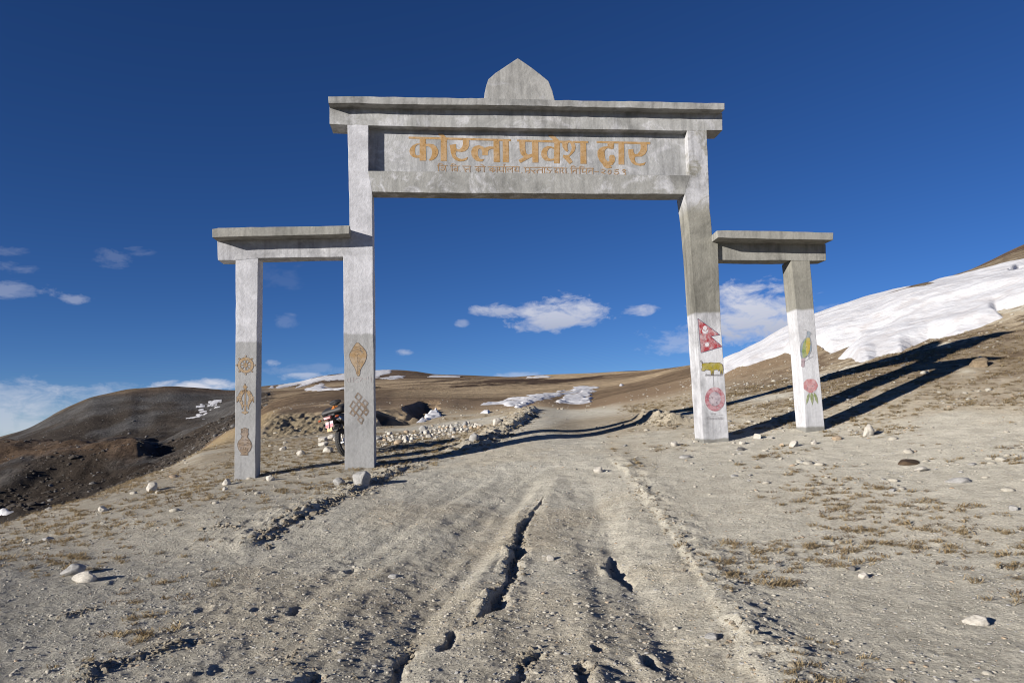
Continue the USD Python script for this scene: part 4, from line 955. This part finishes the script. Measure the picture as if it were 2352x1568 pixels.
stone(1376, 1085, 24, 16, 'p', 'lone pale cobble lying in the middle of the dirt road under the gate')
stone(1088, 1012, 27, 23, 'g', 'round grey-white boulder between the stone heap and the road')
stone(1142, 975, 22, 17, 'p', 'pale stone on the bank beside the upper dirt road')
stone(649, 1034, 15, 11, 'p', 'white pebble-like stone between the two left posts')
stone(1549, 1024, 18, 14, 'p', 'pale cobble left of the foot of the flag post')
stone(1743, 1007, 22, 14, 'p', 'larger white cobble of the two between the right posts')
stone(1769, 1008, 16, 9, 'p', 'smaller white cobble of the two between the right posts')
stone(1707, 1020, 15, 9, 'p', 'white stone near the right corner of the flag post foot')
stone(1827, 1026, 20, 15, 'p', 'white cobble in front of the outermost right post')
stone(1797, 1025, 15, 9, 't', 'small tan stone in front of the outermost right post')
stone(1872, 1020, 15, 12, 'p', 'small pale stone right of the white cobble by the right post')
stone(1925, 1010, 22, 11, 't', 'orange-tan stone right of the outermost right post')
stone(1998, 1001, 28, 30, 'p', 'egg-shaped pale boulder on the gravel right of the gateway', seed=31)
stone(2118, 1082, 34, 12, 'p', 'flat white stone beside the brown dung mound on the right')
stone(2094, 1067, 52, 13, 'u', 'dark brown dung mound on the gravel at right', name='dung', seed=33)
stone(1705, 1034, 20, 8, 'd', 'dark flat dung pat before the right posts', name='dung', seed=34)
stone(2208, 1110, 62, 15, 'g', 'long flat grey slab in the gravel near the right edge', seed=35, deep=.5)
stone(2250, 1437, 58, 22, 'p', 'white angular slab at the lower right edge', seed=36, deep=.5)
stone(1986, 1327, 24, 13, 'p', 'oval cream pebble on the right-hand gravel', seed=37)
stone(1962, 1310, 22, 11, 'd', 'dark stone behind the oval cream pebble', seed=38)
stone(2256, 842, 42, 25, 'b', 'brown boulder on the hillside at the tip of the gate shadow', seed=39)
stone(1884, 806, 20, 16, 'b', 'brown rock at the lower snow edge right of the bird post', seed=40)
stone(742, 1013, 27, 13, 'p', 'longest pale stone of the group left of the motorcycle', seed=41)
stone(760, 1006, 22, 10, 'p', 'rear pale stone of the group left of the motorcycle', seed=42)
stone(772, 1014, 20, 14, 'p', 'pale stone nearest the motorcycle rear wheel', seed=43)
stone(742, 1024, 24, 13, 'p', 'front pale stone of the group left of the motorcycle', seed=44)
stone(752, 1041, 24, 16, 'p', 'pale angular stone by the foot of the motorcycle rear tyre', seed=45)
stone(689, 1045, 20, 12, 'p', 'whitish stone heading the small gravel string between the left posts', seed=46)
stone(904, 1327, 30, 9, 'g', 'flat grey flake lying on the rutted road at left centre', seed=47)
stone(1264, 1287, 19, 14, 'p', 'pale pebble on the road right of the deep central rut', seed=48)
stone(1640, 1470, 36, 15, 'g', 'grey half-buried stone on the berm at lower right', seed=49)
stone(1790, 1300, 16, 8, 'd', 'dark chip of rock on the gravel right of the berm', seed=50)
stone(2330, 1172, 22, 12, 'g', 'grey stone with a dark shadow at the right edge', seed=51)
# the heap beside the road: stones that nothing tells apart
rg = np.random.default_rng(77)
heap = Polygon([(868, 1024), (866, 1004), (905, 997), (945, 997), (985, 986), (1030, 978), (1085, 974), (1100, 983), (1060, 994), (1025, 1003), (985, 1002), (960, 1010), (930, 1014), (895, 1022)])
done, tries = [], 0
while len(done) < 118 and tries < 9000:
    tries += 1
    x, y = rg.uniform(868, 1112), rg.uniform(968, 1028)
    w = float(np.clip(rg.lognormal(2.4, .48), 6, 22)) * (1 - .35 * smoothstep(1000, 975, y))
    if not heap.contains(Point(x + rg.normal(0, 10), y + rg.normal(0, 2.5))) or any(abs(x - a) < (w + b_) * .36 and abs(y - c) < (w + b_) * .16 for a, c, b_ in done): continue
    done.append((x, y, w))
for x, y, w in sorted(done, key=lambda t: t[1]):
    stone(x, y, w, w * rg.uniform(.42, .78), 'ppppgt'[int(rg.integers(6))], 'rounded stone of the loose pale heap between left main post and dirt road', 'stones of the pale heap', seed=int(rg.integers(1, 99999)), detail=2)


def scatter(name, protos, pos, scale, ids, seed, tilt=.25, squash=None):
    """a PointInstancer of many small things that nobody could count"""
    pi = UsdGeom.PointInstancer.Define(stage, '/World/' + numbered(name))
    pp = str(pi.GetPath())
    UsdGeom.Scope.Define(stage, pp + '/kinds')
    rel = pi.CreatePrototypesRel()
    for k, (m, mt) in enumerate(protos):
        p = usdkit.mesh(stage, f'{pp}/kinds/{name}_{k + 1:03d}', m, mt, smooth=40)
        rel.AddTarget(p.GetPath())
    r = np.random.default_rng(seed); n = len(pos)
    yaw = r.uniform(0, 2 * math.pi, n); tx, ty = r.normal(0, tilt, n), r.normal(0, tilt, n)
    cy, sy, cx, sx = np.cos(yaw / 2), np.sin(yaw / 2), np.cos(tx / 2), np.sin(tx / 2)
    q = np.stack([cy * cx, cy * sx, sy * sx, sy * cx], 1)
    pi.CreatePositionsAttr(Vt.Vec3fArray.FromNumpy(np.asarray(pos, np.float32)))
    pi.CreateOrientationsAttr(Vt.QuathArray([Gf.Quath(float(a), float(b), float(c), float(d)) for a, b, c, d in q]))
    s = np.asarray(scale, np.float32)
    pi.CreateScalesAttr(Vt.Vec3fArray.FromNumpy(s if s.ndim == 2 else np.repeat(s[:, None], 3, 1)))
    pi.CreateProtoIndicesAttr(Vt.IntArray.FromNumpy(np.asarray(ids, np.int32)))
    return pi.GetPrim()


def polar_points(r, n, rmin, rmax, amax=38, power=1.0):
    """points ahead of the camera: even over log range (power 0) or over the area (power 2)"""
    a = np.radians(r.uniform(-amax, amax, n)); u = r.uniform(0, 1, n)
    R = (rmin ** power + u * (rmax ** power - rmin ** power)) ** (1 / power) if power else rmin * (rmax / rmin) ** u
    return np.sin(a) * R, np.cos(a) * R, R


fields = {}


def field(name, arr, x, y):
    if name not in fields: fields[name] = RegularGridInterpolator((AZ, LRR), arr, bounds_error=False, fill_value=None)
    return fields[name](np.stack([np.arctan2(x, y), np.log(np.hypot(x, y))], -1))


gp = stone_look('gravel_look', (.31, .285, .235), (.47, .44, .375))
peb = [(rock_mesh(s, 1, 1 * d, h, 1, 4), m_) for s, d, h, m_ in ((1, .8, .7, gp), (2, .7, .6, greys), (3, .9, .8, gp), (4, .6, .5, greys), (5, .8, .6, tan), (6, .7, .5, darks))]
r = np.random.default_rng(101)
x, y, R = polar_points(r, 150000, 3.3, 24, 38, .9)
keep = r.uniform(0, 1, len(x)) < .35 + 1.3 * np.clip(field('n1', n1, x, y) + .25, 0, .6) * (1.1 - .35 * field('road', road, x, y))
x, y, R = x[keep], y[keep], R[keep]
size = np.clip(r.lognormal(math.log(.0062), .55, len(x)), .003, .028)
pos = np.stack([x, y, gz(x, y) - size * .15], 1)
tag(scatter('gravel', peb, pos, size, r.choice(6, len(x), p=[.27, .24, .2, .13, .07, .09]), 7), 'loose pale grey gravel strewn over the dirt road and the ground beside it', 'gravel', kind='stuff')
# clods of earth thrown up along the banks and ruts
earth = stone_look('earth_clod_look', (.20, .17, .125), (.32, .28, .215))
clod = [(rock_mesh(s, 1, d, h, 2, 3, 1.1), earth) for s, d, h in ((51, .9, .7), (52, .8, .8), (53, .95, .6))]
LINES = [([(885, 1098), (845, 1115), (800, 1135), (740, 1160), (680, 1190), (640, 1210), (590, 1246)], 420, .11, .045), ([(1226, 944), (1210, 958), (1190, 975), (1165, 987), (1140, 1004), (1112, 1024), (1084, 1040)], 260, .22, .06),
         ([(1445, 1090), (1480, 1140), (1520, 1187), (1560, 1240), (1605, 1310)], 200, .09, .03), ([(1655, 1390), (1705, 1462), (1745, 1530)], 70, .09, .02), ([(1245, 1150), (1206, 1212), (1192, 1266), (1176, 1335), (1110, 1405), (1086, 1436)], 420, .07, .022),
         ([(170, 1575), (240, 1525), (330, 1500), (440, 1475)], 240, .06, .022), ([(135, 1420), (170, 1408), (215, 1398)], 70, .05, .02), ([(470, 1215), (510, 1205), (555, 1210)], 60, .08, .03),
         ([(960, 1470), (930, 1500), (905, 1545)], 70, .05, .018), ([(1250, 1490), (1215, 1520), (1195, 1570)], 90, .07, .02), ([(1330, 1520), (1345, 1550)], 50, .05, .018), ([(800, 1560), (700, 1575), (640, 1500)], 90, .10, .018),
         ([(1478, 962), (1500, 968), (1545, 978)], 90, .25, .06), ([(880, 1090), (930, 1072), (990, 1060)], 120, .15, .04)]
cp, cs = [], []
for pts, n, spread, sz in LINES:
    w = np.array([on_ground(*q)[:2] for q in pts]); seg = np.linalg.norm(np.diff(w, axis=0), axis=1); cum = np.concatenate([[0], np.cumsum(seg)]) / seg.sum()
    t = r.uniform(0, 1, n); xy = np.stack([np.interp(t, cum, w[:, 0]), np.interp(t, cum, w[:, 1])], 1) + r.normal(0, spread, (n, 2))
    s_ = np.clip(r.lognormal(math.log(sz * .6), .5, n), .006, sz * 1.8)
    cp.append(np.column_stack([xy, gz(xy[:, 0], xy[:, 1]) - s_ * .1])); cs.append(s_)
cp, cs = np.concatenate(cp), np.concatenate(cs)
tag(scatter('earth_clods', clod, cp, cs, r.integers(0, 3, len(cs)), 12, tilt=.5), 'crumbly clods of earth thrown up along the ruts and road banks', 'earth clods', kind='stuff')
# stones of the hillside and the slopes
x, y, R = polar_points(r, 22000, 12, 60, 38, 1.2)
px, py = project(np.stack([x, y, gz(x, y)], 1))
p_ = np.where(px > 1560, .62, .16) * (.3 + 1.4 * np.clip(field('n1', n1, x, y) + .25, 0, .6)) * (1 - .85 * field('road', road, x, y))
keep = r.uniform(0, 1, len(x)) < p_
x, y, R = x[keep], y[keep], R[keep]
size = np.clip(r.lognormal(math.log(.03), .55, len(x)), .012, .13)
tag(scatter('field_stones', peb, np.stack([x, y, gz(x, y) - size * .1], 1), size, r.choice(6, len(x), p=[.40, .2, .22, .08, .07, .03]), 8), 'small pale stones littering the grassy hillside on the right', 'stones', kind='stuff')

# ---------------------------------------------------------------- dry grass and heath
def tuft(seed, blades, spread, height, width):
    rg = np.random.default_rng(seed); V, Fc = [], []
    for k in range(blades):
        a = rg.uniform(0, 2 * math.pi); p0 = np.array([rg.normal(0, spread * .35), rg.normal(0, spread * .35), -.004])
        d = np.array([math.cos(a), math.sin(a), 0]); L = spread * rg.uniform(.5, 1.2); h = height * rg.uniform(.3, 1)
        side = np.array([-d[1], d[0], 0]) * width * rg.uniform(.6, 1.3)
        p1 = p0 + d * L * .5 + np.array([0, 0, h]); p2 = p0 + d * L + np.array([0, 0, h * rg.uniform(.2, 1.0)])
        b = len(V); V += [p0 - side, p0 + side, p1 - side * .8, p1 + side * .8, p2]
        Fc += [(b, b + 1, b + 3), (b, b + 3, b + 2), (b + 2, b + 3, b + 4)]
    return trimesh.Trimesh(np.array(V), np.array(Fc), process=False)


def straw(name, a, b_):
    return mat(name, {'oi': ('object_info', {}), 'r': ('rgb_ramp', {'ramp': [(0, a), (1, b_)]}), 'd': ('principled_bsdf', {'roughness': .8, 'specular_ior_level': .2}), 't': ('translucent_bsdf', {}), 'x': ('mix_closure', {'fac': .25})},
               [('oi.random', 'r.fac'), ('r.color', 'd.base_color'), ('r.color', 't.color'), ('d.BSDF', 'x.closure1'), ('t.BSDF', 'x.closure2')], surface='x.closure')


st1 = straw('dry_straw', (.29, .215, .115), (.39, .305, .18)); st2 = straw('brown_straw', (.15, .105, .06), (.26, .19, .115))
tufts = [(tuft(1, 20, .08, .042, .0045), st1), (tuft(2, 28, .11, .055, .0045), st1), (tuft(3, 18, .075, .032, .0045), st2), (tuft(4, 34, .14, .05, .005), st1)]
x, y, R = polar_points(r, 38000, 3.6, 34, 38, 1.1)
gk = field('n2', n2, x, y) * .8 + field('n1', n1, x, y) * 1.0
px, py = project(np.stack([x, y, gz(x, y)], 1))
side_ = np.where(px > 1500, .42, .20) + .25 * smoothstep(10, 16, R)
keep = r.uniform(0, 1, len(x)) < np.clip(smoothstep(-.12, .32, gk + .10 * smoothstep(1600, 1850, px)) * 1.3, 0, 1) * (side_ + .1) * (1 - field('road', road, x, y)) * smoothstep(-200, 500, px + (py < 1330) * 800)
x, y, R = x[keep], y[keep], R[keep]
tag(scatter('dry_grass', tufts, np.stack([x, y, gz(x, y)], 1), r.uniform(.5, 1.15, len(x)) * (1 - .35 * smoothstep(8, 5, R)), r.choice(4, len(x), p=[.34, .26, .26, .14]), 9, tilt=.12), 'sparse flattened straw-coloured grass tufts on the gravel', 'grass', kind='stuff')
hm = plain('heath_look', (.045, .036, .028), .95, var=.4, scale=3, bump=.05)
bush = [(rock_mesh(s, 1, .9, .62, 2, 0, .8), hm) for s in (61, 62, 63)]
a = np.radians(r.uniform(-38, -12, 9000)); R = 62 * (3.6 ** r.uniform(0, 1, 9000))
x, y = np.sin(a) * R, np.cos(a) * R
keep = r.uniform(0, 1, len(x)) < field('dark', dark, x, y) * smoothstep(0, .2, field('n5', n5, x, y) + .5 * field('n6', n6, x, y) + .03) * np.where(R < 190, .9, .35)
x, y, R = x[keep], y[keep], R[keep]
size = np.clip(r.lognormal(math.log(.30), .5, len(x)), .15, 1.3)
tag(scatter('heath', bush, np.stack([x, y, gz(x, y) - .12 * size], 1), size, r.integers(0, 3, len(x)), 10, tilt=.1), 'dark low heath cushions covering the slope of the left-hand hill', 'heath', kind='stuff')
sm = [(rock_mesh(s, 1, .8, .7, 1, 6), m_) for s, m_ in ((71, darks), (72, darks), (73, darks))]
a = np.radians(r.uniform(-38, -12, 5000)); R = 80 * (4 ** r.uniform(0, 1, 5000)); x, y = np.sin(a) * R, np.cos(a) * R
keep = r.uniform(0, 1, len(x)) < field('dark', dark, x, y) * .5
x, y, R = x[keep], y[keep], R[keep]
size = np.clip(r.lognormal(math.log(.17), .5, len(x)), .07, .7)
tag(scatter('scree_blocks', sm, np.stack([x, y, gz(x, y) - .1 * size], 1), size, r.integers(0, 3, len(x)), 11), 'grey scree blocks lying about the dark hill on the left', 'scree', kind='stuff')

# ---------------------------------------------------------------- motorcycle behind the left main post
black = plain('black_plastic', (.018, .018, .019), .45, var=.2)
rubber = plain('tyre_rubber', (.035, .034, .033), .85, var=.25, scale=30)
steel = plain('dusty_steel', (.42, .41, .40), .38, 1.0, var=.15)
chrome = plain('chrome_tip', (.75, .75, .76), .18, 1.0, var=.05)
matblack = plain('black_exhaust', (.03, .03, .032), .38, 0.6, var=.2)
lampred = plain('red_lamp', (.16, .008, .007), .12, var=.1, coat_weight=.6)
lamporange = plain('orange_lamp', (.26, .055, .015), .2, var=.1)
orange = plain('orange_bag_cloth', (.36, .115, .012), .8, var=.45, scale=22)
lime = plain('lime_strap', (.30, .45, .06), .7)
seatm = plain('seat_vinyl', (.022, .021, .022), .6, var=.2, bump=.004)
platew = plain('plate_white', (.42, .30, .32), .5, var=.06)
plater = plain('plate_red', (.55, .05, .08), .5, var=.1)
stick = plain('yellow_sticker', (.45, .27, .09), .5, var=.4, scale=30)


def tube(pts, rad, n=8):
    pts = np.asarray(pts, float); parts = []
    for a, b in zip(pts[:-1], pts[1:]):
        parts.append(trimesh.creation.cylinder(rad, segment=[a, b], sections=n))
    for p in pts[1:-1]: parts.append(trimesh.creation.icosphere(1, rad).apply_translation(p))
    return trimesh.util.concatenate(parts)


def hull(*spheres):
    """a rounded solid: the hull of balls (x, y, z, radius)"""
    v = np.concatenate([trimesh.creation.icosphere(2, s[3]).vertices + np.array(s[:3]) for s in spheres])
    return trimesh.convex.convex_hull(v)


def wheel_parts(parent, cx, cz, rout, tw, base):
    w_ = rout - .075
    prof = []
    for t in np.linspace(0, 2 * math.pi, 15)[:-1]: prof.append((rout - .055 + .055 * math.cos(t), tw / 2 * math.sin(t)))
    ty = trimesh.creation.revolve(np.array(prof + prof[:1]), sections=44)
    kn = []
    for k in range(34):
        for s, off in ((-1, 0), (0, .5), (1, 0)):
            b = trimesh.creation.box((.018, tw * .24, .030))
            b.apply_translation((rout - .002 - .012 * abs(s), s * tw * .30, 0))
            b.apply_transform(trimesh.transformations.rotation_matrix(2 * math.pi * (k + off) / 34, [0, 1, 0]))
            kn.append(b)
    ty.apply_transform(trimesh.transformations.rotation_matrix(math.pi / 2, [1, 0, 0]))
    tyre = trimesh.util.concatenate([ty] + kn)
    rim = trimesh.creation.revolve(np.array([(w_ - .02, -.035), (w_ + .012, -.04), (w_ + .012, .04), (w_ - .02, .035), (w_ - .02, -.035)]), sections=40)
    rim.apply_transform(trimesh.transformations.rotation_matrix(math.pi / 2, [1, 0, 0]))
    sp = [tube([(0, .035 * s, 0), (w_ * math.cos(a), 0, w_ * math.sin(a))], .0028, 5) for k in range(26) for s, a in [((-1) ** k, 2 * math.pi * k / 26)]]
    hub = trimesh.creation.cylinder(.055, .12, sections=20); hub.apply_transform(trimesh.transformations.rotation_matrix(math.pi / 2, [1, 0, 0]))
    disc = trimesh.creation.annulus(.06, .11, .006, sections=28); disc.apply_transform(trimesh.transformations.rotation_matrix(math.pi / 2, [1, 0, 0])); disc.apply_translation((0, -.05, 0))
    out = {'tyre': (tyre, rubber), 'rim': (rim, steel), 'spokes': (trimesh.util.concatenate(sp), steel), 'hub': (hub, steel), 'brake_disc': (disc, steel)}
    tp = None
    for k in ('tyre', 'rim', 'spokes', 'hub', 'brake_disc'):
        m, mt = out[k]; m.apply_translation((cx, 0, cz))
        m = place(m)
        if tp is None: tp = obj('wheel_tyre', m, mt, parent, smooth=35)
        else:
            q = obj(k, m, mt, tp, smooth=35)
            if k == 'spokes': tag(q, kind='stuff')


BS = 1.06                                            # size of the motorcycle
HEAD = math.radians(76.5)                            # heading, anticlockwise from the world's x
LEAN = math.radians(-14.0)
foot = on_ground(797, 1047)
bike = thing('motorcycle', 'black trail motorcycle with orange bag, parked half hidden behind the left main post', 'motorcycle', foot)
TM = trimesh.transformations.rotation_matrix(HEAD, [0, 0, 1]) @ trimesh.transformations.rotation_matrix(math.radians(-1.5), [0, 1, 0]) @ trimesh.transformations.rotation_matrix(LEAN, [1, 0, 0]) @ np.diag([BS, BS, BS, 1.0])


def place(m):
    m = m.copy(); m.apply_transform(TM); return m


def bp(name, m, mt, parent=None, smooth=35):
    return obj(name, place(m), mt, parent or bike, smooth=smooth)


# local frame: x forward from the rear axle, y to the rider's left, z up
wheel_parts(bike, 0, .32, .325, .12, None)
wheel_parts(bike, 1.30, .345, .345, .09, None)
bp('swingarm', trimesh.util.concatenate([tube([(0, .10, .32), (.52, .10, .42)], .022), tube([(0, -.10, .32), (.52, -.10, .42)], .022)]), matblack)
bp('frame', trimesh.util.concatenate([tube([(.52, .09, .42), (.40, .10, .80), (-.25, .08, .90)], .016), tube([(.52, -.09, .42), (.40, -.10, .80), (-.25, -.08, .90)], .016), tube([(.40, 0, .80), (1.08, 0, .98), (.95, 0, .40), (.52, 0, .32)], .02)]), matblack)
bp('engine', hull((.55, .09, .42, .09), (.55, -.09, .42, .09), (.85, .09, .36, .10), (.85, -.09, .36, .10), (.86, .05, .66, .08), (.86, -.05, .66, .08)), matblack)
bp('fuel_tank', hull((.55, .10, .92, .07), (.55, -.10, .92, .07), (1.02, .11, .98, .07), (1.02, -.11, .98, .07), (.85, .12, 1.02, .07), (.85, -.12, 1.02, .07)), black)
bp('seat', hull((.60, .07, .93, .05), (.60, -.07, .93, .05), (.1, .10, .93, .05), (.1, -.10, .93, .05), (-.28, .08, .97, .04), (-.28, -.08, .97, .04)), seatm)
bp('rear_mudguard', hull((-.30, .075, .90, .022), (-.30, -.075, .90, .022), (-.05, .09, .84, .03), (-.05, -.09, .84, .03), (-.46, .06, .90, .018), (-.46, -.06, .90, .018)), black)
bp('inner_mudguard', hull((-.05, .06, .76, .02), (-.05, -.06, .76, .02), (-.24, .055, .62, .015), (-.24, -.055, .62, .015), (.1, .06, .82, .02), (.1, -.06, .82, .02)), black)
bp('side_panel', hull((.38, -.12, .86, .03), (-.2, -.12, .92, .02), (.1, -.13, .76, .02), (.35, -.12, .68, .02)), black)
bp('side_panel', hull((.38, .12, .86, .03), (-.2, .12, .92, .02), (.1, .13, .76, .02), (.35, .12, .68, .02)), black)
bp('luggage_rack', trimesh.util.concatenate([tube([(.0, .12, 1.0), (-.42, .10, 1.01), (-.45, 0, 1.01), (-.42, -.10, 1.01), (.0, -.12, 1.0)], .012), tube([(-.2, .11, 1.005), (-.2, -.11, 1.005)], .01)]), matblack)
tl = bp('tail_light', hull((-.475, .085, .935, .03), (-.475, -.085, .935, .03), (-.49, .07, .89, .025), (-.49, -.07, .89, .025), (-.42, .07, .93, .03), (-.42, -.07, .93, .03)), lampred)
bp('lens_frame', tube([(-.506, .10, .955), (-.515, .09, .875), (-.515, -.09, .875), (-.506, -.10, .955), (-.506, .10, .955)], .006), black, tl)
for s in (1, -1):
    t = bp('turn_signal', hull((-.45, .20 * s, .90, .026), (-.44, .245 * s, .90, .022)), lamporange)
    bp('stalk', tube([(-.42, .08 * s, .90), (-.45, .19 * s, .90)], .009), black, t)
pl = trimesh.creation.box((.006, .19, .15)); pl.apply_transform(trimesh.transformations.rotation_matrix(math.radians(18), [0, 1, 0])); pl.apply_translation((-.47, 0, .765))
plate = bp('licence_plate', pl, platew)


def on_plate(y, z, wy, wz):
    b = trimesh.creation.box((.004, wy, wz)); b.apply_translation((-.005, y, z)); b.apply_transform(trimesh.transformations.rotation_matrix(math.radians(18), [0, 1, 0])); b.apply_translation((-.47, 0, .765)); return b


marks = [on_plate(y, z, .030, .020) for z in (-.012, -.048) for y in np.linspace(-.075, .075, 5)] + [on_plate(y + .008, z - .009, .012, .030) for z in (-.012, -.048) for y in np.linspace(-.075, .075, 5)]
tag(bp('plate_characters', trimesh.util.concatenate(marks), plater, plate), kind='stuff')
bp('plate_sticker', on_plate(0, -.125, .12, .085), stick, plate)
bp('plate_bracket', tube([(-.40, 0, .90), (-.455, 0, .80), (-.50, 0, .66)], .016), black)
ex = bp('exhaust', hull((-.30, -.185, .83, .052), (.25, -.165, .60, .058)), matblack)
tip = trimesh.creation.annulus(.026, .050, .10, sections=24)
a_ = np.array([-.55, -.02, .23]); a_ /= np.linalg.norm(a_)
tip.apply_transform(trimesh.geometry.align_vectors([0, 0, 1], a_)); tip.apply_translation(np.array([-.30, -.185, .83]) + a_ * .055)
bp('exhaust_tip', tip, chrome, ex)
bp('header_pipe', tube([(.25, -.16, .60), (.55, -.17, .40), (.95, -.12, .42), (.98, -.03, .62)], .022), steel)
bag = bp('luggage_roll', hull((-.14, .22, 1.06, .075), (-.14, -.20, 1.06, .075), (.06, .22, 1.10, .10), (.06, -.20, 1.10, .10)), seatm)
og = rock_mesh(91, .10, .11, .12, 3, 4, 1.1); og.apply_translation((-.10, -.05, 1.07))
bp('bag_cover', og, orange)
gs = rock_mesh(93, .03, .04, .05, 2, 0, .8); gs.apply_translation((-.16, .05, 1.05)); bp('strap_bundle', gs, lime)
tb = rock_mesh(94, .10, .15, .10, 3, 0, .5); tb.apply_translation((.08, .0, 1.25)); bp('dark_bundle', tb, seatm)
bp('fork', trimesh.util.concatenate([tube([(1.30, .09, .345), (1.08, .09, 1.05)], .02), tube([(1.30, -.09, .345), (1.08, -.09, 1.05)], .02)]), steel)
bp('front_mudguard', hull((1.15, .05, .74, .02), (1.15, -.05, .74, .02), (1.45, .045, .75, .015), (1.45, -.045, .75, .015), (1.70, .03, .66, .012), (1.70, -.03, .66, .012)), black)
hb = bp('handlebar', tube([(1.02, .36, 1.12), (1.08, .16, 1.12), (1.08, -.16, 1.12), (1.02, -.36, 1.12)], .012), matblack)
bp('headlight', hull((1.22, .06, .98, .06), (1.22, -.06, .98, .06), (1.26, 0, .93, .07)), black)
bp('side_stand', tube([(.55, .10, .32), (.50, .30, .06)], .012), matblack)
